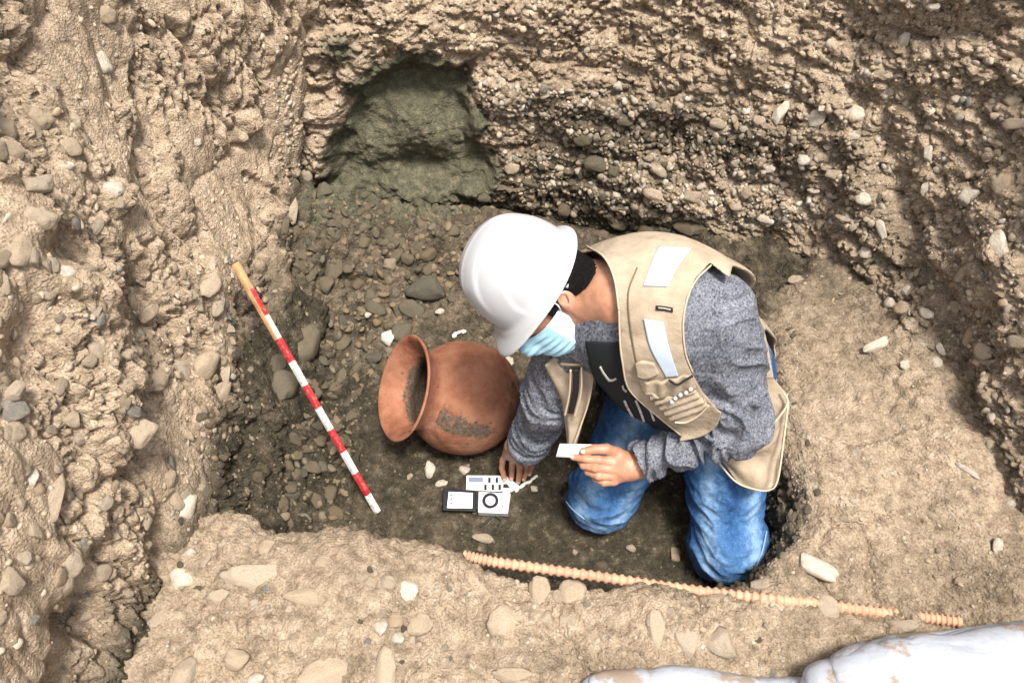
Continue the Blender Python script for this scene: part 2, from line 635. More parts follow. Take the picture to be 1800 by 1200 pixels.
def pot_material():
    m, n, b = nm('terracotta')
    t = tex(n, scale=14, detail=5, rough=0.6)
    c = ramp(n, t, [(0.3, (0.17, 0.065, 0.034)), (0.5, (0.29, 0.117, 0.066)), (0.72, (0.37, 0.175, 0.108))])
    t3 = tex(n, scale=5, detail=3)
    c = mix(n, ramp(n, t3, [(0.45, 0.0), (0.7, 0.35)]), c, (0.20, 0.12, 0.075))
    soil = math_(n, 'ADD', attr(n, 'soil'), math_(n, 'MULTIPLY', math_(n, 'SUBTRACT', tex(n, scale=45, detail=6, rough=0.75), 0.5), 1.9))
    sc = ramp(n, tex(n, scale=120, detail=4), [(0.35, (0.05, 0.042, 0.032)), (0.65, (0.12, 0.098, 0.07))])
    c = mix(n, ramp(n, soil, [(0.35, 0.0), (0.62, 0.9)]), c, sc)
    v = tex(n, 'voronoi', scale=30)
    sp = math_(n, 'MULTIPLY', ramp(n, v, [(0.10, 1.0), (0.17, 0.0)]), ramp(n, tex(n, scale=12), [(0.52, 0.0), (0.6, 0.9)]))
    c = mix(n, sp, c, (0.06, 0.035, 0.025))
    fin = tex(n, scale=240, detail=3, rough=0.7)
    c = mix(n, 0.7, c, ramp(n, fin, [(0.25, 0.72), (0.5, 1.0), (0.8, 1.2)]), 'MULTIPLY')
    n.links.new(c, b.inputs['Base Color'])
    b.inputs['Roughness'].default_value = 0.8
    b.inputs['Specular IOR Level'].default_value = 0.25
    bump(n, b, [(tex(n, scale=40, detail=4), 0.004), (fin, 0.0012)])
    return m


def vest_material():
    m, n, b = nm('vest_canvas')
    t = tex(n, scale=25, detail=4)
    c = ramp(n, t, [(0.3, (0.31, 0.243, 0.172)), (0.7, (0.41, 0.332, 0.245))])
    w = tex(n, scale=700, detail=2)
    c = mix(n, 0.6, c, ramp(n, w, [(0.3, 0.85), (0.7, 1.12)]), 'MULTIPLY')
    n.links.new(c, b.inputs['Base Color'])
    b.inputs['Roughness'].default_value = 0.85; b.inputs['Specular IOR Level'].default_value = 0.2
    bump(n, b, [(tex(n, scale=40, detail=4), 0.004), (w, 0.0004)])
    return m


def skin_material():
    m, n, b = nm('skin')
    t = tex(n, scale=40, detail=4)
    c = ramp(n, t, [(0.3, (0.34, 0.155, 0.09)), (0.7, (0.50, 0.25, 0.155))])
    n.links.new(c, b.inputs['Base Color'])
    b.inputs['Roughness'].default_value = 0.5
    b.inputs['Subsurface Weight'].default_value = 0.12
    b.inputs['Subsurface Scale'].default_value = 0.01
    bump(n, b, [(tex(n, scale=300, detail=3), 0.0006)])
    return m


def sack_material():
    m, n, b = nm('white_sack')
    t = tex(n, scale=9, detail=6, rough=0.65)
    f2 = tex(n, scale=3.2, detail=2)
    mask = ramp(n, math_(n, 'ADD', math_(n, 'MULTIPLY', t, 0.75), math_(n, 'MULTIPLY', f2, 0.45)), [(0.645, 0.0), (0.68, 0.85)])
    c = mix(n, mask, (0.41, 0.43, 0.48), (0.31, 0.22, 0.145))
    wv = tex(n, 'wave', scale=180, dist=0.3, detail=1)
    n.links.new(c, b.inputs['Base Color'])
    b.inputs['Roughness'].default_value = 0.5
    bump(n, b, [(tex(n, scale=12, detail=4), 0.012), (wv, 0.0005)])
    return m


M = dict(
    soil=soil_material(), stone_a=stone_material('stone_mix', 'attr'), stone_o=stone_material('stone_single', 'obj'),
    denim=jeans_material(), knit=heather_material(), pot=pot_material(), vest=vest_material(), skin=skin_material(),
    sack=sack_material(),
    helmet=plain('helmet_shell', (0.41, 0.41, 0.425), 0.42, spec=0.5, bumps=[(6, 0.001)], var=(20, 0.03)),
    hair=plain('hair', (0.008, 0.007, 0.007), 0.9, bumps=[(260, 0.003)], var=(200, 0.5), spec=0.08),
    mask=plain('mask_fabric', (0.32, 0.52, 0.64), 0.9, var=(60, 0.08)),
    mask_lit_loop=plain('mask_lit_side_loops', (0.58, 0.62, 0.72), 0.9),  # white ear loops, and bright light painted on the mask's side
    reflect=plain('reflective_tape', (0.42, 0.48, 0.56), 0.45, var=(30, 0.06)),
    vdark=plain('vest_dark_trim', (0.16, 0.115, 0.07), 0.9),  # dark brown for the stitch line and panel seam
    vedge=plain('vest_piping', (0.50, 0.41, 0.29), 0.9),
    black=plain('black_print', (0.012, 0.016, 0.018), 0.85),
    white=plain('white_paint', (0.58, 0.57, 0.54), 0.6, var=(50, 0.22)),
    red=plain('red_paint', (0.42, 0.028, 0.035), 0.55, var=(60, 0.25)),
    wood=plain('bare_wood', (0.50, 0.27, 0.13), 0.75, var=(40, 0.3)),
    silver=plain('silver_plastic', (0.62, 0.62, 0.64), 0.35, metal=0.3),
    bplast=plain('black_plastic', (0.012, 0.012, 0.014), 0.35),
    screen=plain('lit_screen', (0.85, 0.88, 0.95), 0.3, emit=0.25),
    grey=plain('grey_print', (0.16, 0.18, 0.25), 0.6),
    card=plain('card_white', (0.66, 0.66, 0.645), 0.5),
    hose=plain('orange_plastic', (0.55, 0.30, 0.195), 0.85, var=(35, 0.22)),
    chalk=plain('pale_bone', (0.70, 0.66, 0.56), 0.8, var=(80, 0.15), bumps=[(120, 0.002)]),
    cloth=plain('dark_cord', (0.03, 0.035, 0.03), 0.9),
    nail=plain('finger_nail', (0.62, 0.40, 0.33), 0.35),
)

for key, wood in (('white', (0.30, 0.24, 0.17)), ('red', (0.36, 0.20, 0.12))):
    n = M[key].node_tree; b = n.nodes['Principled BSDF']; src = b.inputs['Base Color'].links[0].from_socket
    t = tex(n, scale=130, detail=5, rough=0.7, sc3=(1, 1, .5))
    n.links.new(mix(n, ramp(n, t, [(0.54, 0.0), (0.60, 0.75)]), src, wood), b.inputs['Base Color'])
n = M['helmet'].node_tree; b = n.nodes['Principled BSDF']; src = b.inputs['Base Color'].links[0].from_socket
t = tex(n, scale=22, detail=7, rough=0.75)
n.links.new(mix(n, ramp(n, t, [(0.56, 0.0), (0.72, 0.35)]), src, (0.42, 0.37, 0.30)), b.inputs['Base Color'])
n = M['vest'].node_tree; b = n.nodes['Principled BSDF']; src = b.inputs['Base Color'].links[0].from_socket
t = tex(n, scale=14, detail=7, rough=0.7)
n.links.new(mix(n, ramp(n, t, [(0.50, 0.0), (0.75, 0.5)]), src, (0.25, 0.18, 0.11)), b.inputs['Base Color'])
# ------------------------------------------------------------------ the excavation
def wallnoise(P, strata=1.0, amp=1.0):
    Q = P * np.array([1, 1, strata])
    d = 0.055 * fbm(Q, 3.2, 2, off=1.7)
    d = d + 0.070 * (billow(Q, 7.5, 2, 0.6, off=4.2) - 0.62)  # side faces coloured paler, standing in for bright light on the fabric
    d = d + 0.042 * (billow(Q, 19, 3, 0.6, off=9.1) - 0.62)
    rough = sstep(fbm(P, 6, 2, off=21.0), -0.35, 0.25)            # smooth plastered patches against crumbly ones
    d = d + (0.25 + 0.75 * rough) * 0.024 * (billow(Q, 55, 2, 0.6, off=5.5) - 0.6)
    pit = sstep(vnoise(P * 95 + 3.3), 0.42, 0.75) * sstep(vnoise(P * 17 + 9.0), -0.1, 0.4)
    d = d - 0.026 * pit * rough
    pit2 = sstep(vnoise(P * 150 + 8.3), 0.35, 0.7) * sstep(vnoise(P * 25 + 2.0), -0.2, 0.3)
    d = d - 0.010 * pit2
    return d * amp


SHEETS = {}


def gouge(px, py, segs, w):
    g = 0
    for (x0, y0, x1, y1) in segs:
        ex, ey = x1 - x0, y1 - y0
        t = np.clip(((px - x0) * ex + (py - y0) * ey) / (ex * ex + ey * ey), 0, 1)
        d = np.hypot(px - x0 - t * ex, py - y0 - t * ey)
        g = np.maximum(g, sstep(w * (.4 + 1.2 * t * (1 - t) * 2), 0, d * 0 + 1e-6) * 0 + sstep(d, w, w * .3))
    return g


def sheet(name, G, ref, disp, damp, silt, label, cat, silhouette=None):
    N = gnormals(G, ref)
    P = G.reshape(-1, 3); NN = N.reshape(-1, 3)
    d = disp(P)
    V = P + NN * d[:, None]
    G2 = V.reshape(G.shape)
    N2 = gnormals(G2, ref).reshape(-1, 3)
    F = grid_faces(*G.shape[:2])
    fn = np.cross(V[F[:, 1]] - V[F[:, 0]], V[F[:, 3]] - V[F[:, 0]])
    if (fn @ np.asarray(ref)).mean() < 0: F = F[:, ::-1]
    o = obj(name, V, F, M['soil'], None, True, {'damp': damp(V), 'silt': silt(V)})
    tag(o, label, cat, kind='structure')
    px, py, dep = proj(V)
    SHEETS[name] = dict(o=o, V=V, N=N2, NB=NN, px=px, py=py, dep=dep, damp=damp(V))
    return o


zero = lambda V: np.zeros(len(V))

# --- back wall and right wall: one continuous cut face
base = [(-.95, .45, 0, 1), (-.7, .43, 0, 1), (-.45, .42, 0, 1), (-.2, .42, 0, 1), (.05, .42, 0, 1), (.28, .39, .05, 1), (.46, .28, .15, 1),
        (.63, .17, .3, 1), (.79, .09, .5, .85), (.89, -.02, .8, .6), (.93, -.20, 1, .15), (.99, -.45, 1, 0), (1.07, -.75, 1, 0), (1.10, -1.15, 1, -.05),
        (1.12, -1.7, 1, -.1)]
rows = [(-.10, 0), (.10, .03), (.28, .10), (.50, .20), (.75, .31), (1.0, .42), (1.25, .50), (1.32, .8), (1.34, 2.2)]
ctrl = []
for k, (x, y, dx, dy) in enumerate(base):
    L = math.hypot(dx, dy); dx /= L; dy /= L
    s = 1.0 if k < 8 else (0.75 if k < 10 else 0.55)
    ctrl.append([(x + dx * o * (s if o < .6 else 1), y + dy * o * (s if o < .6 else 1), z) for z, o in rows])
ctrl = np.array(ctrl)
Gb = net(ctrl[:, :7], 0.0042)
NICHE = [(612, 178), (618, 150), (655, 112), (700, 92), (745, 86), (790, 100), (815, 130), (828, 170), (856, 205), (868, 262), (892, 300), (886, 345), (850, 372), (800, 372), (760, 398), (690, 380), (640, 392),
         (590, 372), (545, 392), (535, 345), (556, 300), (572, 262), (598, 225)]


def disp_back(P):
    px, py, _ = proj(P)
    sdp = polysd(px, py, NICHE)
    m = sstep(-sdp + fbm(P, 10, 3) * 40, -8, 46)
    m2 = sstep(-sdp, 0, 30)
    ds = 0.045 * fbm(P, 5, 2) + 0.030 * fbm(P, 13, 3) + 0.010 * (billow(P, 30, 2) - .6) + 0.005 * fbm(P, 80, 2)
    n = wallnoise(P, 1.7)
    # darker overhung lip of the gravel layer, running across the wall
    lip = np.exp(-((py - (150 + 0.16 * (px - 850))) / 22.0) ** 2) * sstep(px, 800, 900) * sstep(px, 1500, 1300)
    cave = np.exp(-(((px - 730) / 60) ** 2 + ((py - 318) / 22) ** 2))
    mound = np.exp(-(((px - 735) / 95) ** 2 + ((py - 232) / 42) ** 2))
    gul = np.exp(-(((px - (1545 + 0.33 * (py - 250))) / 30) ** 2)) * sstep(py, 150, 260)
    n = n + lip * 0.02 - 0.05 * gul
    out = n * (1 - m2) + ds * m2
    dpt = np.interp(py, [60, 110, 200, 300, 380, 420], [.11, .135, .115, .095, .045, .0])
    out = out - .016 * gouge(px, py, [(1110, 42, 1110, 86), (1174, 62, 1178, 126), (1250, 82, 1247, 104), (1322, 78, 1316, 122), (1198, 36, 1196, 62), (1000, 60, 1030, 100), (1062, 132, 1110, 150)], 5)
    return out - dpt * m - 0.05 * cave + 0.055 * mound * m


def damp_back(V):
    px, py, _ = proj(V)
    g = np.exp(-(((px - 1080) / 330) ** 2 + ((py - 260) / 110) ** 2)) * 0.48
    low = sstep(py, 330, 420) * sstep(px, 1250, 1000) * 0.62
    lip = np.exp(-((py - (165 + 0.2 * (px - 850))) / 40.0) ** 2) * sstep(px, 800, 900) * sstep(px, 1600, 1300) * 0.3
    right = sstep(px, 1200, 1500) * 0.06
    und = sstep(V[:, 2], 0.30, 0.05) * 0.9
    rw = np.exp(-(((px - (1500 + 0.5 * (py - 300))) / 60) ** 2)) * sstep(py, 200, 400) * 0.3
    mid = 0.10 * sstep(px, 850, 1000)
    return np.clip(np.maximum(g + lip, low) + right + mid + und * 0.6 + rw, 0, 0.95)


def silt_back(V):
    px, py, _ = proj(V)
    return np.maximum(sstep(-polysd(px, py, NICHE) + fbm(V, 12, 3) * 40, -14, 14) * .95, .8 * np.exp(-(((px - 595) / 38) ** 2 + ((py - 90) / 32) ** 2)))


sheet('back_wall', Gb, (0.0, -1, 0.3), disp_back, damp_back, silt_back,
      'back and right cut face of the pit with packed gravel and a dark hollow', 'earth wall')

# --- left wall: steep bank
zs = [-.10, .15, .40, .70, 1.0, 1.28, 1.33]
lc = []
for y, x0 in zip([-1.75, -1.3, -.95, -.65, -.35, -.05, .18], [-.82, -.76, -.69, -.645, -.615, -.595, -.63]):
    ad = .075 if -.7 < y < .1 else 0
    lc.append([(x0 + ad * (1 if z < .2 else .25 if z < .5 else 0) - .27 * max(z, 0) - (.5 if z > 1.3 else 0), y + .04 * z, z) for z in zs])
lc.append([(-.69, .34, -.1), (-.68, .37, .15), (-.66, .42, .4), (-.665, .48, .7), (-.72, .55, 1.0), (-.80, .6, 1.28), (-1.4, .7, 1.33)])
lc.append([(-.72, .42, -.1), (-.655, .455, .15), (-.595, .55, .4), (-.545, .68, .7), (-.53, .80, 1.0), (-.55, .93, 1.28), (-.9, 1.5, 1.33)])
lc.append([(-.84, .6, -.1), (-.80, .65, .15), (-.72, .78, .4), (-.66, .92, .7), (-.64, 1.05, 1.0), (-.64, 1.2, 1.28), (-.7, 1.9, 1.33)])
Gl = net(np.array(lc), 0.0044)


def disp_left(P):
    px, py, _ = proj(P)
    # streaks of the digging tools run down and to the far side
    Q = P @ np.array([[1, 0, 0], [0, 0.94, 0.34], [0, -0.34, 0.94]])
    Q = Q * np.array([1, 1.30, 0.62])
    n = wallnoise(Q, 1.0, 1.4)
    sm = sstep(fbm(P, 5.5, 2, off=61.0), -.02, .22)                   # smooth sandy patches between the crumbly ones
    n = n * (1 - sm) + sm * (0.055 * fbm(Q, 3.2, 2, off=1.7) + 0.045 * (billow(Q, 7, 2, off=2.2) - .6) + .005 * fbm(Q, 45, 2) - .012)
    n = n - .020 * gouge(px, py, [(396, 196, 436, 264), (486, 4, 518, 66), (444, 308, 476, 340), (322, 60, 352, 106)], 7)
    edge = np.interp(py, [0, 170, 300, 480, 800, 1000, 1200], [330, 285, 250, 235, 215, 130, 60])
    fr = sstep(px, edge + 25, edge - 25)
    n = n + 0.045 * fr * sstep(py, 150, 420)
    und = np.exp(-(((px - 450) / 45) ** 2)) * sstep(py, 480, 560) * sstep(py, 980, 880)
    n = n - 0.03 * und
    hole = np.exp(-(((px - 150) / 70) ** 2 + ((py - 1085) / 30) ** 2)) + np.exp(-(((px - 285) / 28) ** 2 + ((py - 975) / 45) ** 2))
    n = n - 0.06 * hole
    # rounded scooped hollows
    for cx, cy, sx, sy in ((150, 300, 42, 55), (100, 440, 60, 42), (330, 700, 60, 70), (30, 620, 40, 90), (220, 545, 60, 26), (330, 900, 40, 60)):
        g = np.exp(-(((px - cx) / sx) ** 2 + ((py - cy) / sy) ** 2))
        n = n * (1 - 0.75 * g) - 0.014 * g
    return n


def damp_shade_left(V):  # damp soil plus shade on the bank's pit side, painted into the colour
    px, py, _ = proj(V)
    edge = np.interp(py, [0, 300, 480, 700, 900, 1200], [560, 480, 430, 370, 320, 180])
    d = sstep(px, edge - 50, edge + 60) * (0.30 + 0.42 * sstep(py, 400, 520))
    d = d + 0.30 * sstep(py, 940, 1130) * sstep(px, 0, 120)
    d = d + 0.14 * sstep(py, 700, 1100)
    d = d + .75 * sstep(V[:, 2] + .10 * fbm(V, 6, 3), .27, .12) * sstep(V[:, 1], -.62, -.52)  # damp foot of the bank, with its shaded zone painted in
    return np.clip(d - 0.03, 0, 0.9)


sheet('left_wall', Gl, (1, 0, 0.3), disp_left, damp_shade_left, zero,
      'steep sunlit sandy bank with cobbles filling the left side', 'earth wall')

# --- pit floor
gx = np.arange(-1.0, 0.95, 0.0045); gy = np.arange(-1.0, 0.62, 0.0045)
X, Y = np.meshgrid(gx, gy, indexing='ij')
Z = 0.125 * sstep(Y, -0.08, 0.38) * sstep(X, 0.30, -0.15) + 0.13 * sstep(X, -0.44, -0.70)
Z = Z - .12 * sstep(Y, .40, .55)
Gf = np.stack([X, Y, Z], -1)


def disp_floor(P):
    rough = sstep(P[:, 1], -0.25, 0.1) * sstep(P[:, 0], 0.2, -0.15)
    rough = np.maximum(rough, sstep(P[:, 0], -0.36, -0.46))
    d = 0.012 * fbm(P, 4, 2) + 0.009 * fbm(P, 14, 3) + 0.006 * (billow(P, 40, 2) - .6) + 0.003 * fbm(P, 120, 2)
    return d + rough * (0.085 * (billow(P, 8, 3, .6) - .6) + 0.042 * (billow(P, 25, 3, .6) - .6))


def damp_floor(V):
    px, py, _ = proj(V)
    d = 0.92 - 0.16 * sstep(V[:, 1], -0.15, 0.2) + 0.14 * fbm(V, 5, 2)
    return d


sheet('pit_floor', Gf, (0, 0, 1), disp_floor, damp_floor, silt_back, 'damp dark soil floor of the pit around the kneeling person', 'ground')

# --- ledge in front and bench to the right
edge = [(-.95, -.56, 0, -1), (-.78, -.57, 0, -1), (-.65, -.61, 0, -1), (-.54, -.655, 0, -1), (-.35, -.68, 0, -1), (-.10, -.714, 0, -1), (.122, -.764, 0, -1),
        (.36, -.80, .12, -1), (.53, -.785, .45, -.9), (.61, -.70, .8, -.6), (.666, -.596, 1, -.3), (.658, -.427, 1, -.05), (.669, -.208, 1, 0),
        (.60, -.03, 1, .25), (.50, .12, 1, .4), (.43, .28, 1, .5), (.40, .46, 1, .5)]
lr = [(-.10, -.03), (.06, -.015), (.20, 0.0), (.262, .014), (.285, .06), (.285, .2), (.29, .45), (.31, .8), (.33, 1.5)]
le = []
for k, (x, y, dx, dy) in enumerate(edge):
    L = math.hypot(dx, dy); dx /= L; dy /= L
    q = []
    for z, o in lr:
        zz = z
        if k >= 9 and z > .25: zz = z + 0.11 * min(o / .40, 1) * min((k - 8) / 4, 1) * (1 if k < 13 else .5)
        if k >= 12 and z > .0: zz = zz * [.92, .78, .58, .42, .36][min(k - 12, 4)]
        if k >= 9 and z < .24: o = o - (.24 - z) * .16
        q.append((x + dx * o, y + dy * o, zz))
    le.append(q)
Gd = net(np.array(le), 0.0046)


def disp_ledge(P):
    px, py, _ = proj(P)
    side = sstep(P[:, 2], 0.26, 0.2)
    d = 0.045 * fbm(P, 3.5, 2) + 0.022 * fbm(P, 10, 3) + 0.006 * (billow(P, 45, 2) - .6) + 0.004 * fbm(P, 110, 2)
    clod = sstep(fbm(P, 5, 2, off=31), -0.15, 0.2)
    d = d + clod * 0.026 * (billow(P, 24, 3, .65) - .55)
    crack = np.abs(fbm(P, 7, 3, off=77)); d = d - .012 * sstep(.03, .0, crack) * sstep(fbm(P, 3, 1, off=5), .0, .25)
    step_ = sstep(polysd(px, py, [(1385, 640), (1500, 585), (1640, 740), (1500, 790), (1420, 760)]), 6, -6)
    d = d - 0.010 * step_
    return d + side * (0.065 * (billow(P, 9, 3, .6) - .6) + 0.025 * (billow(P, 35, 2) - .6)) + .02 * fbm(P, 9, 2, off=3) * sstep(P[:, 2], .29, .2)


def damp_ledge(V):
    px, py, _ = proj(V)
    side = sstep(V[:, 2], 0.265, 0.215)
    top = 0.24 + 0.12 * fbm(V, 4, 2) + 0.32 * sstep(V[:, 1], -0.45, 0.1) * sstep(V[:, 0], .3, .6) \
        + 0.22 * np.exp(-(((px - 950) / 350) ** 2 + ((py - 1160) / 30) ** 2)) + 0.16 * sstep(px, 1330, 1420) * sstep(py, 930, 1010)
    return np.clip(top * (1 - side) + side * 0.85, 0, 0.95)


sheet('ledge', Gd, (0.2, -0.1, 1), disp_ledge, damp_ledge, zero, 'dry sandy ledge running in front and right of the pit', 'ground')

# --- ground round the top of the excavation, out to the horizon
o_ = np.array([(-1.12, -3.0), (-1.12, -1.0), (-1.12, .5), (-.8, 1.02), (0, 1.02), (.7, .85), (1.35, .4), (1.5, -.5), (1.5, -3.0)])
ri = np.interp(np.linspace(0, 8, 60)[:, None] + np.zeros((1, 2)), np.arange(9), np.zeros(9))
ri = np.stack([np.interp(np.linspace(0, 8, 60), np.arange(9), o_[:, k]) for k in range(2)], 1)
cen = np.array([0.1, -1.0])
kk = np.concatenate([np.linspace(1, 2.2, 18), np.geomspace(2.4, 60, 12)])
gxy = cen + (ri - cen)[:, None, :] * kk[None, :, None]
gg = np.concatenate([gxy, np.broadcast_to((1.31 + 0.06 * sstep(kk, 1, 1.4))[None, :, None], (60, 30, 1))], -1)
gg[..., 2] += 0.04 * (fbm(gg.reshape(-1, 3), 1.5, 3).reshape(gg.shape[:2])) * sstep(kk, 1, 1.3)
F_ = grid_faces(60, 30)
og = obj('ground', gg.reshape(-1, 3), F_[:, ::-1], M['soil'], None, True, {'damp': np.full(1800, .1), 'silt': np.zeros(1800)})
tag(og, 'dry sandy ground surrounding the excavation above its walls', 'ground', kind='structure')
# ------------------------------------------------------------------ stones
def ico(sub):
    bm = bmesh.new(); bmesh.ops.create_icosphere(bm, subdivisions=sub, radius=1.0)
    bm.verts.index_update()
    V = np.array([v.co[:] for v in bm.verts]); F = np.array([[v.index for v in f.verts] for f in bm.faces])
    bm.free(); return V, F


def stone_shape(k, sub, ang=0.0):
    V, F = ico(sub)
    d = 1 + 0.46 * fbm(V, 0.9, 2, off=k * 5.1) + 0.14 * fbm(V, 2.6, 2, off=k * 3.3)
    P = V * d[:, None]
    r = np.random.default_rng(100 + k)
    for _ in range(int(3 + ang * 8)):                    # worn flats
        n = nrm(r.normal(size=3)); h = r.uniform(0.62, 0.9) - ang * 0.12
        t = P @ n - h
        P = P - np.clip(t, 0, None)[:, None] * n * (0.75 + ang * 0.2)
    P /= np.abs(P).max(0)
    return P, F


VAR = [stone_shape(k, 2, (0.25, 0.6, 1.0)[k % 3]) for k in range(12)]
VAR1 = [stone_shape(k, 1, .3 * (k % 3)) for k in range(8)]
STONE_ME = []
for k in range(12):
    V3, F3 = stone_shape(k, 3, (0.25, 0.6, 1.0)[k % 3])
    V3 = V3 * (1 + .05 * fbm(V3, 5, 3, off=k) + .04 * (billow(V3, 3, 2, off=k) - .6))[:, None]
    me = mesh_from('stone', V3, F3); me.materials.append(M['stone_o']); STONE_ME.append(me)
VARH = [stone_shape(k + 40, 3, 0.6 if k % 2 else 0.0) for k in range(6)]


def stone_basis(N, r, tilt=0.35):
    N = nrm(N + r.normal(size=N.shape) * tilt)
    t = nrm(np.cross(N, r.normal(size=N.shape)))
    return np.stack([t, np.cross(N, t), N], 1)            # rows = axes


def poly(*a): return np.array(a, float)


# (sheet, outline in the photograph, how many, smallest and largest radius in metres, power, flatness, damp)
ALL = poly((-60, -60), (1860, -60), (1860, 1260), (-60, 1260))
SPEC = [
    ('back_wall', poly((830, 130), (1100, 165), (1330, 175), (1345, 300), (1500, 400), (1260, 405), (1000, 400), (905, 350), (880, 250)), 3000, .0035, .0135, 2.2, .62, -.25),
    ('back_wall', poly((560, -50), (1860, -50), (1860, 420), (1560, 480), (1330, 330), (1320, 180), (830, 130), (640, 100)), 1900, .0025, .010, 3.2, .6, .0),
    ('back_wall', poly((1330, 150), (1860, 60), (1860, 1000), (1760, 1000), (1540, 470), (1350, 330)), 1500, .003, .013, 3.0, .6, .0),
    ('back_wall', poly((480, 330), (600, 380), (830, 400), (830, 460), (480, 470)), 160, .004, .014, 2.4, .65, .75),
    ('left_wall', ALL, 2000, .0025, .011, 3.6, .55, .0),
    ('left_wall', poly((-40, 180), (150, 180), (220, 560), (230, 1150), (-40, 1150)), 140, .009, .022, 1.8, .5, .0),
    ('left_wall', poly((230, 480), (420, 430), (480, 900), (230, 1160)), 420, .004, .019, 2.4, .5, .2),
    ('pit_floor', poly((470, 350), (850, 350), (850, 480), (700, 600), (640, 700), (600, 930), (380, 930), (380, 500)), 1700, .003, .024, 2.8, .6, .95),
    ('pit_floor', poly((600, 590), (1400, 590), (1400, 1060), (560, 960)), 800, .002, .007, 4.0, .6, .6),
    ('pit_floor', poly((800, 380), (1300, 380), (1300, 600), (800, 600)), 300, .003, .012, 3, .6, .55),
    ('ledge', poly((230, 940), (1100, 1000), (1380, 1060), (1380, 1240), (230, 1240)), 1500, .002, .009, 4, .6, .05),
    ('ledge', poly((1380, 640), (1400, 380), (1580, 480), (1780, 1000), (1700, 1100), (1380, 1060)), 650, .0018, .007, 4, .6, .1),
    ('ledge', poly((1320, 520), (1400, 560), (1440, 900), (1340, 1020)), 450, .003, .012, 3, .6, .7),
]
ROCK = {}
r = np.random.default_rng(5)
for (sh, pl, cnt, r0, r1, pw, fl, dm) in SPEC:
    S = SHEETS[sh]
    bb = (S['px'] > pl[:, 0].min()) & (S['px'] < pl[:, 0].max()) & (S['py'] > pl[:, 1].min()) & (S['py'] < pl[:, 1].max())
    ids = np.where(bb)[0]
    ids = ids[polysd(S['px'][ids], S['py'][ids], pl) < 0]
    if sh == 'back_wall':
        ids = ids[polysd(S['px'][ids], S['py'][ids], NICHE) > 2]
    if sh == 'left_wall' and cnt > 1000:
        ids = ids[(fbm(S['V'][ids], 5, 2, off=40) + r.uniform(-.4, .4, len(ids))) > -0.05]
    pick = r.choice(ids, min(cnt, len(ids)), replace=False)
    rad = r0 + (r1 - r0) * r.random(len(pick)) ** pw
    B = stone_basis(S['NB'][pick], r)
    sc = np.stack([rad * r.uniform(.9, 1.45, len(pick)), rad * r.uniform(.75, 1.05, len(pick)), rad * r.uniform(fl * .75, fl * 1.2, len(pick))], 1)
    c = S['V'][pick] + S['N'][pick] * (rad * r.uniform(-.45, .15, len(pick)))[:, None]
    damp = np.clip(S['damp'][pick] * 0.9 + dm * 0.5 + r.normal(size=len(pick)) * .12, 0, 1)
    lo_ = {3000: .55, 1500: .45, 1900: .15}.get(cnt, .0)
    ROCK.setdefault(sh, []).append((rad, B, sc, c, damp, r.uniform(lo_, 1, len(pick))))


def hand_stone(px, py, lw, sw, ang):
    """vertex of the visible surface at px,py -> centre, normal, metres per pixel"""
    best = None
    for sh, S in SHEETS.items():
        k = np.where((np.abs(S['px'] - px) < 5) & (np.abs(S['py'] - py) < 5))[0]
        if len(k) == 0: continue
        j = k[np.argmin(S['dep'][k] + 0.002 * np.hypot(S['px'][k] - px, S['py'][k] - py))]
        if best is None or S['dep'][j] < best[2]: best = (sh, j, S['dep'][j])
    sh, j, dep = best; S = SHEETS[sh]
    mpp = dep / FPX
    view = nrm(CAM - S['V'][j])
    n = nrm(S['NB'][j] * 0.5 + view * 0.5)
    a = math.radians(ang)
    t = CR * math.cos(a) - CU * math.sin(a)
    t = nrm(t - n * (t @ n)); b = np.cross(n, t)
    return sh, j, S['V'][j], np.stack([t, b, n]), mpp


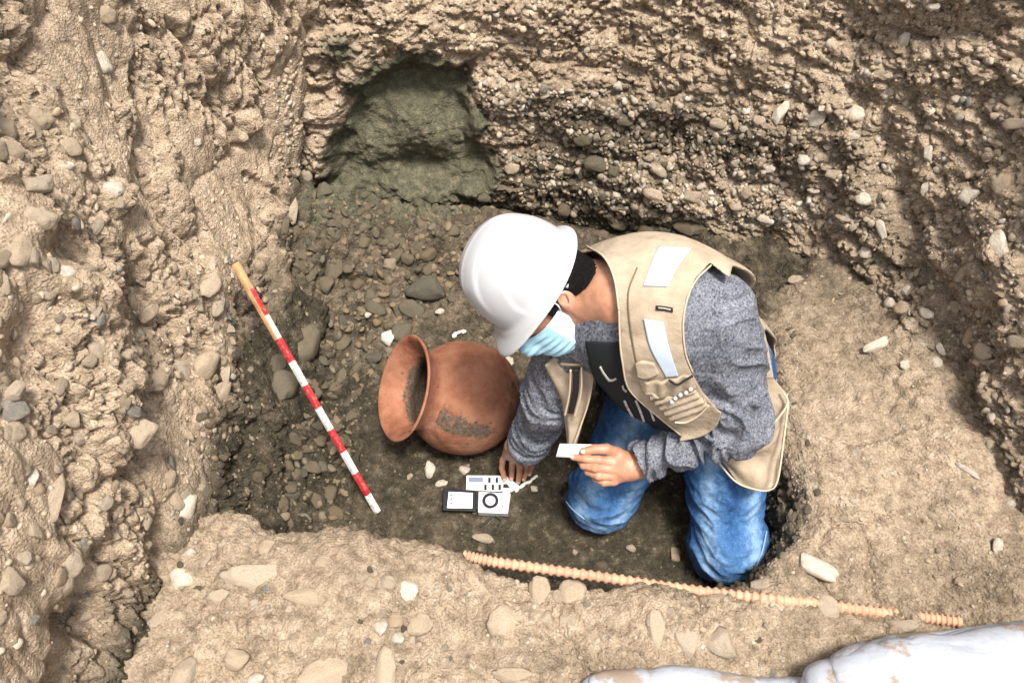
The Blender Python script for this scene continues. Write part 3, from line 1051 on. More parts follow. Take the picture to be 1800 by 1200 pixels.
# embedded cobbles placed as in the photograph: px, py, long, short (pixels), angle (clockwise), tone 0..1
COB = [
    # left bank
    (133, 207, 36, 34, 0, .3), (70, 206, 44, 38, 20, .05), (15, 225, 44, 40, 10, .3), (125, 262, 34, 34, 30, .05), (183, 115, 46, 30, 50, .75), (22, 260, 50, 34, 30, .02),
    (206, 331, 38, 34, 0, .75), (68, 325, 54, 34, -10, .42), (190, 30, 34, 30, 20, .02), (72, 380, 60, 40, 10, .3), (36, 440, 46, 60, 10, .05), (178, 395, 40, 16, -50, .42),
    (118, 478, 40, 30, 20, .74), (150, 468, 34, 12, 0, .3), (372, 505, 30, 54, 20, .3), (384, 540, 22, 40, 10, .42), (170, 615, 44, 30, 40, .3), (222, 620, 26, 24, 0, .3),
    (276, 668, 44, 46, 20, .05), (312, 645, 34, 40, 10, .42), (248, 760, 44, 60, 20, .3), (365, 640, 44, 60, 30, .05), (20, 720, 50, 46, 10, .9), (30, 758, 40, 36, 20, .05),
    (132, 738, 34, 34, 0, .05), (145, 772, 26, 24, 0, .42), (60, 838, 34, 36, 20, .74), (102, 870, 40, 90, 8, .05), (330, 890, 34, 56, 20, .74), (128, 995, 40, 44, -10, .42),
    (320, 1013, 46, 42, 20, .74), (62, 1088, 22, 18, 0, .9), (152, 1078, 26, 20, -20, .3), (335, 965, 28, 16, -30, .74), (362, 985, 14, 30, 10, .3), (10, 500, 22, 44, 0, .3),
    (215, 360, 22, 20, 0, .05), (395, 690, 24, 40, 20, .05), (262, 548, 44, 24, -30, .05), (400, 650, 20, 44, 5, .3), (95, 145, 26, 14, 0, .42), (350, 250, 20, 14, 0, .74),
    (310, 880, 40, 26, 60, .02), (60, 930, 40, 24, 60, .3), (190, 885, 34, 20, -40, .42), (280, 1085, 50, 24, -40, .05), (20, 1020, 60, 50, 50, .05), (260, 250, 22, 14, 30, .3),
    # dark gravel slope behind the pot
    (545, 605, 56, 76, 10, .3), (505, 672, 52, 72, 20, .42), (488, 640, 28, 44, 10, .15), (585, 478, 28, 50, 20, .05), (578, 500, 34, 34, 40, .02), (683, 462, 24, 26, 0, .74), (750, 500, 80, 50, -10, .9),
    (570, 330, 26, 30, 20, .42), (540, 310, 22, 26, 0, .42), (520, 370, 20, 50, 10, .42), (556, 340, 18, 26, 10, .3), (680, 420, 40, 12, -15, .3), (590, 392, 30, 14, -10, .42), (640, 400, 40, 16, -30, .3),
    (705, 585, 40, 44, 0, .15), (612, 475, 20, 16, 0, .3), (660, 540, 40, 24, 30, .15), (725, 545, 50, 30, 30, .15), (600, 660, 16, 34, 20, .3), (625, 640, 14, 30, 30, .42), (480, 560, 18, 22, 0, .3),
    (630, 690, 26, 14, -30, .15), (560, 745, 26, 20, 0, .15), (520, 770, 30, 18, 40, .15), (505, 395, 16, 40, 10, .3), (850, 350, 24, 18, 0, .42), (798, 404, 28, 22, 0, .05),
    # wall behind
    (995, 370, 24, 26, 0, .6), (900, 297, 26, 24, 10, .02), (1060, 408, 40, 22, 20, .6), (1215, 400, 60, 36, 5, .05), (1135, 408, 40, 20, 20, .05), (930, 322, 40, 14, 20, .3), (1050, 285, 44, 32, 10, .15),
    (1100, 210, 30, 24, 0, .42), (1025, 250, 30, 24, 20, .05), (1088, 150, 20, 18, 0, .74), (1160, 300, 36, 20, 30, .15), (1080, 300, 24, 24, 0, .05), (1262, 222, 30, 20, 10, .15),
    (1330, 215, 24, 20, 0, .3), (1370, 200, 22, 44, 15, .74), (1290, 240, 30, 9, -25, .74), (1150, 345, 46, 24, 20, .05), (1085, 395, 34, 20, 30, .05), (1215, 345, 34, 24, 0, .15),
    (1435, 207, 28, 34, 15, .74), (1505, 200, 34, 26, 20, .74), (1472, 200, 26, 16, 30, .3), (1545, 130, 34, 16, -25, .3), (1587, 72, 20, 28, 20, .74), (1635, 17, 28, 16, 0, .74), (1515, 348, 30, 22, 20, .74),
    (1549, 405, 16, 38, -20, .74), (1520, 445, 24, 20, 10, .75), (1630, 273, 16, 32, -10, .74), (1622, 330, 14, 26, 0, .74), (1700, 340, 36, 34, 10, .74), (1708, 375, 24, 28, 0, .3), (1760, 430, 34, 64, -10, .74),
    (1780, 175, 30, 26, 20, .3), (1755, 268, 22, 22, 0, .3), (1760, 320, 36, 30, -30, .02), (1775, 220, 40, 20, 0, .3), (1350, 300, 20, 14, 0, .74), (1410, 280, 24, 18, 0, .74), (1460, 305, 30, 20, 0, .3),
    (1500, 240, 26, 12, 10, .74), (1480, 385, 28, 14, 10, .3), (1340, 390, 34, 14, 20, .74), (1290, 365, 24, 16, 10, .3), (1430, 340, 22, 10, 0, .74),
    (1625, 550, 30, 20, 20, .74), (1535, 608, 50, 20, -20, .74), (1560, 530, 20, 22, 0, .74), (1592, 512, 16, 18, 0, .75), (1645, 638, 22, 22, 0, .75), (1722, 620, 36, 34, 20, .3), (1700, 590, 40, 20, -50, .05),
    (1788, 605, 36, 24, 10, .3), (1588, 635, 18, 20, 0, .74), (1585, 540, 26, 24, 0, .6), (1690, 480, 40, 20, -30, .3), (1655, 615, 14, 26, -20, .74), (1692, 820, 24, 12, 40, .74), (1706, 830, 40, 12, 40, .74),
    (1740, 735, 16, 20, 0, .74), (1757, 960, 18, 30, 10, .75), (1775, 880, 18, 12, 0, .74), (1680, 540, 20, 30, 0, .3), (1740, 780, 14, 20, 10, .3), (1640, 450, 20, 12, 0, .3), (1790, 700, 24, 30, 20, .3),
    # ledge, half buried
    (450, 1013, 130, 50, -3, .42), (545, 1045, 90, 36, 5, .02), (382, 1044, 38, 26, -20, .3), (328, 1180, 40, 60, 30, .2), (570, 1180, 110, 60, -25, .02), (675, 1180, 40, 80, 0, .3),
    (885, 1090, 66, 56, -30, .3), (1010, 1037, 50, 48, 0, .05), (945, 1036, 38, 58, 10, .05), (962, 1085, 34, 32, 0, .3), (1003, 1088, 40, 32, 0, .15), (1153, 1105, 30, 76, 2, .3), (1205, 1125, 44, 60, -15, .42),
    (1270, 1125, 62, 56, 0, .42), (1180, 1070, 34, 18, 0, .15), (718, 1038, 36, 40, 0, .74), (683, 1022, 30, 24, 20, .42), (738, 1095, 44, 40, 0, .02), (728, 1120, 26, 28, 0, .3), (1140, 1090, 14, 22, 10, .15),
    (695, 1090, 30, 24, 0, .6), (1255, 1050, 40, 20, 0, .05), (900, 1185, 70, 26, 0, .02), (1300, 1000, 40, 18, 0, .42), (1455, 985, 40, 14, 0, .3), (1485, 908, 24, 16, 0, .15), (1398, 490, 26, 14, 0, .15),
    (1450, 1065, 50, 40, 30, .42), (1590, 1095, 60, 26, 2, .42), (980, 1045, 18, 22, 0, .3), (610, 1095, 20, 14, 0, .3), (1690, 1020, 20, 14, 0, .05), (1640, 905, 24, 14, 20, .3), (1500, 880, 16, 10, 0, .74),
    (570, 985, 30, 24, 0, .05), (470, 960, 40, 30, 10, .02), (1340, 1025, 40, 22, 10, .42), (650, 1020, 24, 18, 30, .3), (1060, 990, 30, 18, 20, .15),
]
# loose stones: px, py, long, short, angle, tone, label
LOOSE = [
    (755, 824, 24, 30, 0, .74, 'rounded pale pebble on the dark floor below the clay pot'),
    (817, 827, 20, 16, 20, .74, 'small white pebble just above the printed scale card'),
    (776, 848, 24, 12, -15, .74, 'small flat pale chip above the open screen of the camera'),
    (722, 836, 12, 12, 0, .3, 'tiny pale pebble left of the rounded pebble on the pit floor'),
    (849, 948, 40, 18, 5, .42, 'flat oval greenish-grey stone on the floor below the camera'),
    (1435, 1000, 76, 34, 28, .74, 'long flat pale stone slab lying on the bench near the knee'),
    (415, 1160, 56, 36, -5, .02, 'warm cream rounded cobble on the ledge at lower left'),
    (668, 1103, 24, 26, 10, .74, 'small white blocky stone in the gravel patch on the ledge'),
    (700, 1123, 24, 18, 0, .75, 'small white stone below the gravel patch on the ledge'),
    (448, 1192, 32, 22, 0, .75, 'white angular stone at the bottom edge right of the cream cobble'),
    (1110, 965, 18, 14, 0, .3, 'small grey pebble on the pit floor between the two knees'),
    (1185, 975, 20, 26, 10, .6, 'reddish-brown pebble on the pit floor beside the right knee in view'),
    (1010, 968, 12, 10, 0, .42, 'tiny pebble on the dark floor below the nearer bent knee'),
    (680, 594, 24, 30, 0, 1.0, 'white triangular stone chip above the mouth of the pot'),
    (893, 637, 22, 20, 30, .74, 'pale angular chip between the pot and the vest'),
    (650, 553, 16, 12, -10, .74, 'small pale stone flake on the dark slope behind the pot'),
    (770, 546, 18, 12, -20, .74, 'small pale flake left of the helmet on the dark slope'),
    (938, 861, 14, 12, 0, .74, 'tiny pale pebble right of the scale card'),
]
extra = r.random
for (px, py, lw, sw, ang, tone) in COB:
    sh, j, c, B, mpp = hand_stone(px, py, lw, sw, ang)
    S = SHEETS[sh]
    a, b = lw * mpp * .54, sw * mpp * .54
    h = min(a, b) * 0.62
    ROCK.setdefault(sh, [])
    ROCK[sh].append((np.array([9 + max(a, b)]), B[None], np.array([[a, b, h]]), (c + B[2] * h * (0.02 + .2 * np.sin(px)))[None], np.array([S['damp'][j] * .75]), np.array([tone])))

HAND_ME = {}


def tone_mat(tone, damp):
    """single stones: colour by tone, darker where the stone is damp with soil"""
    key = (round(tone, 2), damp > .45)
    if key in HAND_ME: return HAND_ME[key]
    m, n, b = nm('stone_tone')
    xs = [s[0] for s in STONE_STOPS]; cs = np.array([s[1] for s in STONE_STOPS])
    base_c = np.array([np.interp(tone, xs, cs[:, k]) for k in range(3)]) * (.80 if tone < .7 else 1.05)
    if damp > .45: base_c = base_c * np.array([.42, .39, .33])
    dust = (0.41, 0.32, 0.225) if damp <= .45 else (0.12, 0.10, 0.067)
    t1 = tex(n, scale=1.8, detail=6, rough=0.7)
    lo, hi = (0.0, .55) if tone > .7 else (.45, .95)
    c = mix(n, ramp(n, t1, [(0.36, lo), (0.6, hi)]), tuple(base_c), dust)
    t2 = tex(n, scale=14, detail=5, rough=0.7)
    c = mix(n, 0.8, c, ramp(n, t2, [(0.25, 0.45), (0.5, 0.95), (0.8, 1.15)]), 'MULTIPLY')
    n.links.new(c, b.inputs['Base Color']); b.inputs['Roughness'].default_value = .85; b.inputs['Specular IOR Level'].default_value = .25
    bump(n, b, [(t2, .002), (t1, .004)])
    HAND_ME[key] = m; return m


SM = {}
for sh, lst in ROCK.items():
    par = SHEETS[sh]['o']
    items = []
    for t in lst:
        for q in range(len(t[0])):
            items.append((t[0][q], t[1][q], t[2][q], t[3][q], t[4][q], t[5][q]))
    items.sort(key=lambda v: -v[0])
    for q, (rad, B, sc, c, dm, tone) in enumerate(items[:300]):
        k = r.integers(0, 12)
        t_ = ([.0, .05, .0, .15, .42, .6, .05, .9][int(r.integers(0, 8))] if sh in ('left_wall', 'pit_floor') else [.02, .05, .15, .3, .42, .74, .74, .9][int(r.integers(0, 8))]) if rad < 5 else tone
        key = (int(k), round(t_, 2), dm > .45)
        if key not in SM:
            me = STONE_ME[key[0]].copy(); me.materials.clear(); me.materials.append(tone_mat(t_, dm)); SM[key] = me
        o = bpy.data.objects.new('stone', SM[key]); COL.objects.link(o); o.parent = par
        R = B if np.linalg.det(B) > 0 else B * np.array([[1], [-1], [1]])
        Mx = Matrix([list(R[0] * sc[0]) + [0], list(R[1] * sc[1]) + [0], list(R[2] * sc[2]) + [0], [0, 0, 0, 1]]).transposed()
        Mx.translation = Vector(c.tolist())
        o.matrix_world = Mx
    Vs = []; Fs = []; rn = []; dp = []; n0 = 0
    for (rad, B, sc, c, dm, tone) in items[300:]:
        V, F = VAR[r.integers(0, 12)] if rad > .0085 else VAR1[r.integers(0, 8)]
        P = (V * sc) @ B + c
        if np.linalg.det(B) < 0: F = F[:, ::-1]
        Vs.append(P); Fs.append(F + n0); n0 += len(V); rn.append(np.full(len(V), tone)); dp.append(np.full(len(V), dm))
    o = obj('gravel', np.concatenate(Vs), np.concatenate(Fs), M['stone_a'], par, True, {'rnd': np.concatenate(rn), 'damp': np.concatenate(dp)})
    tag(o, kind='stuff')

for k, (px, py, lw, sw, ang, tone, lab) in enumerate(LOOSE):
    sh, j, c, B, mpp = hand_stone(px, py, lw, sw, ang)
    S = SHEETS[sh]
    n = nrm(S['NB'][j] + [0, 0, .5]); t = nrm(B[0] - n * (B[0] @ n)); b = np.cross(n, t)
    V, F = VARH[k % 6]
    a, b_, h = lw * mpp * .52, sw * mpp * .58, min(lw, sw) * mpp * .36
    me = mesh_from('stone', V, F); me.materials.append(tone_mat(tone, 0))
    o = bpy.data.objects.new('stone', me); COL.objects.link(o)
    Mx = Matrix([list(t * a) + [0], list(b * b_) + [0], list(n * h) + [0], [0, 0, 0, 1]]).transposed()
    Mx.translation = Vector((c + n * h * .55).tolist())
    o.matrix_world = Mx
    tag(o, lab, 'stone', 'loose stones lying in and around the pit')


def ground_at(px, py):
    sh, j, c, B, mpp = hand_stone(px, py, 1, 1, 0)
    return c


# ------------------------------------------------------------------ clay pot
PC = at(818, 699, .125)
PN = nrm([-.84, -.14, .56])                              # towards the mouth
PX = nrm(np.cross([0, 0, 1.], PN)); PY = np.cross(PN, PX)
prof = [(0.001, -.146), (.04, -.141), (.078, -.126), (.108, -.103), (.131, -.072), (.146, -.034), (.150, .0), (.148, .032), (.140, .062), (.126, .088), (.112, .104),
        (.103, .114), (.099, .122), (.099, .132), (.103, .144), (.111, .158), (.122, .171), (.131, .178), (.135, .181),
        (.134, .185), (.128, .185), (.118, .177), (.107, .166), (.098, .152), (.092, .136), (.091, .124), (.093, .114), (.104, .098), (.118, .082), (.131, .058), (.140, .030),
        (.143, 0.), (.139, -.034), (.124, -.070), (.10, -.100), (.07, -.122), (.035, -.136), (.001, -.139)]
pc = cr1(np.array(prof), 150)
seg = 96
th = np.arange(seg) * 2 * np.pi / seg
Vp = np.stack([pc[:, None, 0] * np.cos(th), pc[:, None, 0] * np.sin(th), np.repeat(pc[:, None, 1], seg, 1)], -1).reshape(-1, 3)
Vp = Vp * (1 + 0.018 * fbm(Vp, 6, 2) * 1.0)[:, None] + 0.0015 * fbm(Vp, 40, 2)[:, None]
Vw = PC + Vp @ np.stack([PX, PY, PN])
Fp = []
for i in range(149):
    for j in range(seg):
        Fp.append((i * seg + j, i * seg + (j + 1) % seg, (i + 1) * seg + (j + 1) % seg, (i + 1) * seg + j))
px, py, _ = proj(Vw)
band = polysd(px, py, [(700, 688), (735, 700), (775, 714), (815, 733), (868, 751), (876, 764), (850, 773), (812, 768), (765, 748), (730, 738), (695, 730)])
front = Vp[:, 2] < .118
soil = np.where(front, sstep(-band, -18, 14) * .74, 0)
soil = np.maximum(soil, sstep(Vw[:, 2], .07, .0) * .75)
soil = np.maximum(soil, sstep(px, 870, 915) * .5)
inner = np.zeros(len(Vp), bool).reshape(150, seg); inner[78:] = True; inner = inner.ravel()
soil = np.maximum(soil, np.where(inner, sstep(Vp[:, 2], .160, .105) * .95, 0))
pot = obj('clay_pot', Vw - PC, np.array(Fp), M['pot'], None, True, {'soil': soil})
pot.location = PC.tolist()
tag(pot, 'round reddish clay pot with flared mouth lying on its side in the pit', 'pot')

# ------------------------------------------------------------------ red and white ranging pole
pB = at(664, 900, .012); pT = at(414, 463, .45)
ax = nrm(pT - pB); L = np.linalg.norm(pT - pB)
sx = nrm(np.cross(ax, CAM - (pB + pT) / 2)); sy = np.cross(ax, sx)
a = math.radians(38)
s1 = sx * math.cos(a) + sy * math.sin(a); s2 = np.cross(ax, s1)
pole = empty('ranging_pole', pB)
tag(pole, 'red and white banded square ranging pole leaning against the left bank', 'pole')
bounds = [0, .075, .165, .255, .345, .435, .525, .62, .71, .80, .90]
hw = .0068
for k in range(len(bounds)):
    b0 = bounds[k] * L; b1 = (bounds[k + 1] if k + 1 < len(bounds) else 1.0) * L
    mat = M['white'] if k % 2 == 0 else M['red']
    if k == len(bounds) - 1: mat = M['wood']
    mb = MB(); mb.box(pB + ax * (b0 + b1) / 2, np.stack([s1, s2, ax]), (hw, hw, (b1 - b0) / 2), 0.0008)
    o = mb.build('band' if k < len(bounds) - 1 else 'wood_end', mat, pole, sharp=40)
    if k == 9: o['label'] = 'scuffed orange-red top band with bare wood beside it'
mb = MB(); q0 = .71 * L
mb.box(pB + ax * (q0 + (L - q0) / 2) + s1 * (-hw - .0012), np.stack([s1, s2, ax]), (.0012, hw * .96, (L - q0) / 2), 0.0004)
mb.build('bare_wood_face', M['wood'], pole, sharp=40)

# ------------------------------------------------------------------ printed scale card and camera
zc = ground_at(868, 850)[2]


def plate(o4, z, h, name, mat, parent, bev=.001):
    """thin slab from photograph corners at height z"""
    P = np.array([at(x, y, z) for x, y in o4])
    c = P.mean(0)
    bm = bmesh.new()
    bot = [bm.verts.new((p - [0, 0, h]).tolist()) for p in P]
    f = bm.faces.new(bot)
    e = bmesh.ops.extrude_face_region(bm, geom=[f])
    vs = [v for v in e['geom'] if isinstance(v, bmesh.types.BMVert)]
    for v in vs: v.co.z += h
    bmesh.ops.recalc_face_normals(bm, faces=bm.faces[:])
    if bev: bmesh.ops.bevel(bm, geom=bm.edges[:], offset=bev, segments=2, affect='EDGES', profile=.5)
    me = bpy.data.meshes.new(name); bm.to_mesh(me); bm.free()
    return link(name, me, mat, parent)


zt = zc + .012
card_e = empty('scale_card', at(865, 850, zc))
tag(card_e, 'white printed scale card with grey bar and checks under the fingers', 'scale card')
plate([(820, 835), (889, 835.5), (914, 854), (899, 864), (819, 861)], zt, .003, 'card', M['card'], card_e, .0006)
for q4, mt, nme in [([(824, 838), (849, 838), (849, 847), (824, 847)], 'grey', 'bar')] + \
        [([(x, 839), (x + 4.6, 839), (x + 4.6, 848), (x, 848)], 'bplast', 'check') for x in (858, 871)] + \
        [([(x, 851), (x + 4.6, 851), (x + 4.6, 861), (x, 861)], 'bplast', 'check') for x in (851, 864, 876)] + \
        [([(885, 850), (891, 850), (897, 857), (884, 857)], 'bplast', 'check')]:
    plate(q4, zt + .0006, .0005, nme, M[mt], card_e, 0)
cz = zc + .030
came = empty('compact_camera', at(850, 882, zc))
tag(came, 'small silver camera with its screen flipped out lying on the pit floor', 'camera')
plate([(841, 863), (898, 866), (893, 902), (840, 900)], cz, .024, 'body', M['silver'], came, .002)
plate([(779, 857), (836, 861), (838, 898), (778, 896)], cz - .006, .006, 'flip_screen', M['bplast'], came, .0015)
plate([(789, 864), (831, 866), (830, 893), (786, 892)], cz - .0055, .0005, 'display', M['screen'], came, 0)
for yy in (868, 875, 882):
    plate([(791, yy), (796, yy), (796, yy + 4), (790.5, yy + 4)], cz - .0050, .0004, 'menu_icon', M['grey'], came, 0)
plate([(836, 868), (842, 868), (841, 893), (836, 893)], cz - .003, .008, 'hinge', M['bplast'], came, .001)
lc_ = at(862, 880, cz)
mb = MB(); mb.lathe(lc_, np.eye(3), [(.0135, 0), (.0205, 0), (.0205, .004), (.0195, .005), (.0145, .005), (.0135, .004), (.0135, 0)], 40)
mb.build('dial_ring', M['bplast'], came, sharp=40)
mb = MB(); mb.lathe(lc_, np.eye(3), [(.0001, .0045), (.011, .0045), (.0132, .003), (.0132, 0)], 40)
mb.build('dial', M['silver'], came, sharp=40)
for x, y in ((882, 876), (883, 889), (849, 868)):
    mb = MB(); mb.lathe(at(x, y, cz), np.eye(3), [(.0001, .001), (.0022, .001), (.0024, 0)], 16); mb.build('button', M['grey'], came)
plate([(884, 862.5), (896, 863.5), (896, 866), (884, 865)], cz + .001, .006, 'shutter_release', M['silver'], came, .0006)

# dark cord below the camera
p_ = [ground_at(x, y) + [0, 0, .006] for x, y in ((845, 925), (856, 918), (866, 909), (872, 904))]
mb = MB(); mb.tube(cr1(np.array(p_), 20), .0035, 8)
p_ = [ground_at(x, y) + [0, 0, .008] for x, y in ((868, 905), (876, 912), (880, 918), (874, 924))]
mb.tube(cr1(np.array(p_), 20), .003, 8)
tag(mb.build('cord', M['cloth']), 'short dark wrist cord trailing from the camera on the soil', 'cord')
# pale twig beside the card, pale bits above the pot
p_ = [ground_at(x, y) + [0, 0, .004] for x, y in ((905, 863), (918, 853), (931, 846), (946, 838))]
mb = MB(); mb.tube(cr1(np.array(p_), 14) + RNG.normal(size=(14, 3)) * .001, [.004, .005, .0045, .004, .0055, .005, .004, .0045, .005, .004, .0035, .004, .0045, .003], 7)
tag(mb.build('twig', M['chalk']), 'short pale twig lying right of the scale card', 'twig')
p_ = [ground_at(x, y) + [0, 0, .006] for x, y in ((794, 590), (806, 586), (813, 587), (823, 580))]
mb = MB(); mb.tube(cr1(np.array(p_), 14) + RNG.normal(size=(14, 3)) * .0012, [.004, .008, .007, .005, .004, .005, .004, .005, .004, .006, .007, .006, .005, .003], 7)
tag(mb.build('bone_fragment', M['chalk']), 'pale bone-like fragment on the soil just above the pot', 'bone fragment')

# ------------------------------------------------------------------ corrugated orange pipe along the edge
pp = [(815, 976), (870, 987), (960, 1000), (1060, 1014), (1160, 1029), (1260, 1042), (1360, 1053), (1450, 1063), (1540, 1075), (1620, 1084), (1690, 1093)]
C_ = np.array([at(x, y, .268) for x, y in pp])
dz = np.array([-.030, -.012, -.004, 0, .002, .003, .004, .006, .013, .013, .004])
S = SHEETS['ledge']
for k in range(len(C_)):
    dd = np.hypot(S['V'][:, 0] - C_[k, 0], S['V'][:, 1] - C_[k, 1]) + (S['V'][:, 2] < .24) * .5
    zl = np.median(S['V'][np.argsort(dd)[:30], 2])
    C_[k] = at(pp[k][0], pp[k][1], zl - .0088 + dz[k])
Ls = np.linalg.norm(np.diff(C_, axis=0), axis=1).sum()
n_ = int(Ls / .0145) * 8
Cn = cr1(C_, n_)
u = np.arange(n_)
rad = .0108 + .0018 * np.clip(np.sin(u / 8 * 2 * np.pi) * 2.2, -1, 1)
mb = MB(); mb.tube(Cn, rad, 20)
tag(mb.build('corrugated_pipe', M['hose']), 'orange corrugated plastic pipe half buried along the pit edge', 'pipe')

# ------------------------------------------------------------------ white sacks in the foreground
def sack(c, ax, R, name, label, seed, e=0.55):
    n1, n2 = 150, 110
    th = np.linspace(0, 2 * np.pi, n1, endpoint=False); ph = np.linspace(-np.pi / 2, np.pi / 2, n2)
    T, Pn = np.meshgrid(th, ph, indexing='ij')
    f = lambda v, p: np.sign(v) * np.abs(v) ** p
    x = f(np.cos(Pn), e) * f(np.cos(T), e); y = f(np.cos(Pn), e) * f(np.sin(T), e); z = f(np.sin(Pn), .9)
    z = np.where(z < 0, z * .6, z)
    P = np.stack([x, y, z], -1) * R
    Q = P.reshape(-1, 3)
    w = 0.048 * (billow(Q * np.array([1.2, .35, 1]) + Q[:, [1]] * [.3, 0, 0], 6, 2, off=seed) - .6) + 0.018 * fbm(Q, 4, 2, off=seed)
    Q = Q + nrm(Q) * w[:, None]
    V = c + Q @ np.asarray(ax)
    idx = np.arange(n1 * n2).reshape(n1, n2); nx = np.roll(idx, -1, 0)
    F = np.stack([idx[:, :-1], nx[:, :-1], nx[:, 1:], idx[:, 1:]], -1).reshape(-1, 4)
    o = obj(name, V - c, F, M['sack'], None, True); o.location = c.tolist()
    me = o.data; bm = bmesh.new(); bm.from_mesh(me); bmesh.ops.remove_doubles(bm, verts=bm.verts, dist=1e-5); bmesh.ops.recalc_face_normals(bm, faces=bm.faces[:]); bm.to_mesh(me); bm.free()
    tag(o, label, 'sack', 'white sacks along the bottom edge')
    return o


a0 = at(1395, 1150, .37); a1 = at(1800, 1100, .37)
dx = nrm((a1 - a0) * [1, 1, 0]); dyv = np.array([-dx[1], dx[0], 0]); AX = np.stack([dx, dyv, [0, 0, 1.]])
sack(a0 + dx * .45 - dyv * .150 + [0, 0, -.03], AX, np.array([.46, .17, .085]), 'sack', 'large mud-stained white sack at the bottom right corner', 3.3, .38)
b0 = at(1035, 1168, .31); b1 = at(1400, 1188, .31)
dx = nrm((b1 - b0) * [1, 1, 0]); dyv = np.array([-dx[1], dx[0], 0]); AX = np.stack([dx, dyv, [0, 0, 1.]])
sack(b0 + dx * .27 - dyv * .10 + [0, 0, -.02], AX, np.array([.28, .105, .05]), 'sack', 'smaller clean white sack at the bottom edge left of the stained one', 8.1, .38)
# ------------------------------------------------------------------ the kneeling person
person = empty('person', (.37, -.42, 0))
tag(person, 'person kneeling in the pit in white hard hat, tan vest and blue jeans', 'person')

PEL = np.array([.415, -.345, .44]); NECK = np.array([.195, -.40, .815])
U = nrm(NECK - PEL)
R0 = nrm([-.87, .15, -.47]); R0 = nrm(R0 - U * (R0 @ U))       # the person's right
FW = nrm(np.cross(U, R0))
TF = np.stack([R0, FW, U])                                      # rows: right, forward, up
LT = np.linalg.norm(NECK - PEL)


def tl(P): return (P - PEL) @ TF.T                              # to torso coordinates
def tw(a, b, c): return PEL + np.array([a, b, c]) @ TF


SHL = np.array([.385, -.415, .785]); SHR = np.array([.115, -.365, .655])
ELL = at(1300, 742, .52); WRL = at(1112, 818, .415)
ELR = at(966, 700, .41); WRR = at(925, 785, .17)
HIL = np.array([.485, -.375, .40]); HIR = np.array([.345, -.355, .40])
KNL = at(1277, 955, .095); KNR = at(1058, 868, .095)
ANL = KNL + np.array([.06, .36, -.045]); ANR = KNR + np.array([.12, .34, -.045])


def torso(P, g=0.0):
    q = tl(P)
    a, b, c = q.T
    def e(cc, R, bo=0.0, ao=0.0):
        R = np.array(R) + g
        v = (q - np.array([ao, bo, cc])) / R
        k0 = np.linalg.norm(v, axis=1); k1 = np.linalg.norm(v / R, axis=1) + 1e-9
        return k0 * (k0 - 1) / k1
    d = e(.02, (.160, .125, .13))
    d = smin(d, e(.15, (.150, .124, .155), .034), .06)
    d = smin(d, e(.30, (.165, .120, .13), .005), .06)
    d = smin(d, e(.385, (.150, .085, .065), -.015), .05)
    return d


def arm_l(P, g=0.0):
    d = cap(P, SHL + nrm(SHL - NECK) * .0, ELL, .068 + g, .062 + g)
    return smin(d, cap(P, ELL, WRL + (ELL - WRL) * .10, .056 + g, .037 + g), .035)


def arm_r(P, g=0.0):
    d = cap(P, SHR, ELR, .066 + g, .056 + g)
    return smin(d, cap(P, ELR, WRR + (ELR - WRR) * .06, .054 + g, .043 + g), .03)


def wr_limb(P, A, B, seed, amp, freq=1.0):
    """diagonal fabric rolls round a limb"""
    ab = B - A; L = np.linalg.norm(ab); t = (P - A) @ ab / L
    w = nrm(ab)
    Q = (P - A) - t[:, None] * w
    x = nrm(np.cross(w, [0, 0, 1.])); y = np.cross(w, x)
    u = Q @ x; v = Q @ y
    s = np.stack([t * 34 * freq + u * 14 + 2.2 * vnoise(np.stack([t * 14, u * 12, v * 12], 1) + seed), u * 9 + seed, v * 9], 1)
    n = 1 - np.abs(vnoise(s)) * 2.2
    return amp * (n - .4)


def shirt_core(P):
    d = smin(torso(P, .006), cap(P, NECK - U * .05, NECK + U * .0, .075, .062), .03)
    d = smin(d, arm_l(P), .035)
    return smin(d, arm_r(P), .035)


def shirt_f(P):
    d = shirt_core(P)
    q = tl(P)
    # open at hem, cuffs and collar
    d = smax(d, -(q[:, 2] + .06), .01)
    near_l = np.linalg.norm(P - WRL, axis=1) - .11; near_r = np.linalg.norm(P - WRR, axis=1) - .11
    d = smax(d, np.minimum((P - WRL) @ nrm(WRL - ELL) + .016, -near_l), .004)
    d = smax(d, np.minimum((P - WRR) @ nrm(WRR - ELR) + .004, -near_r), .004)
    d = smax(d, np.minimum((P - NECK) @ U - .012, -(np.linalg.norm(P - NECK, axis=1) - .16)), .006)
    hol = cap(P, WRL + (ELL - WRL) * .15, WRL + (WRL - ELL) * .2, .030, .030)
    hol = np.minimum(hol, cap(P, WRR + (ELR - WRR) * .15, WRR + (WRR - ELR) * .2, .034, .034))
    return smax(d, -hol, .003)


V, F = nets_mesh(shirt_f, np.minimum.reduce([WRR, WRL, PEL - .2, NECK - .2]) - .06, np.maximum.reduce([SHL, PEL, NECK]) + np.array([.22, .22, .14]), .0032)
N = sgrad(shirt_f, V)
w_la = sstep(-(arm_l(V) - torso(V)), -.01, .03); w_ra = sstep(-(arm_r(V) - torso(V)), -.01, .03)
foreL = sstep((V - ELL) @ nrm(WRL - ELL), -.05, .05)
foreR = sstep((V - ELR) @ nrm(WRR - ELR), -.16, .02)
disp = .006 * fbm(V, 12, 2) + .0035 * (billow(V * [1, 1, .6], 26, 2) - .6) + .0015 * fbm(V, 60, 2)
disp += w_la * (foreL * wr_limb(V, ELL, WRL, 2.0, .019) + (1 - foreL) * wr_limb(V, SHL, ELL, 6.0, .010, .7))
disp += w_ra * foreR * wr_limb(V, ELR, WRR, 11.0, .017)
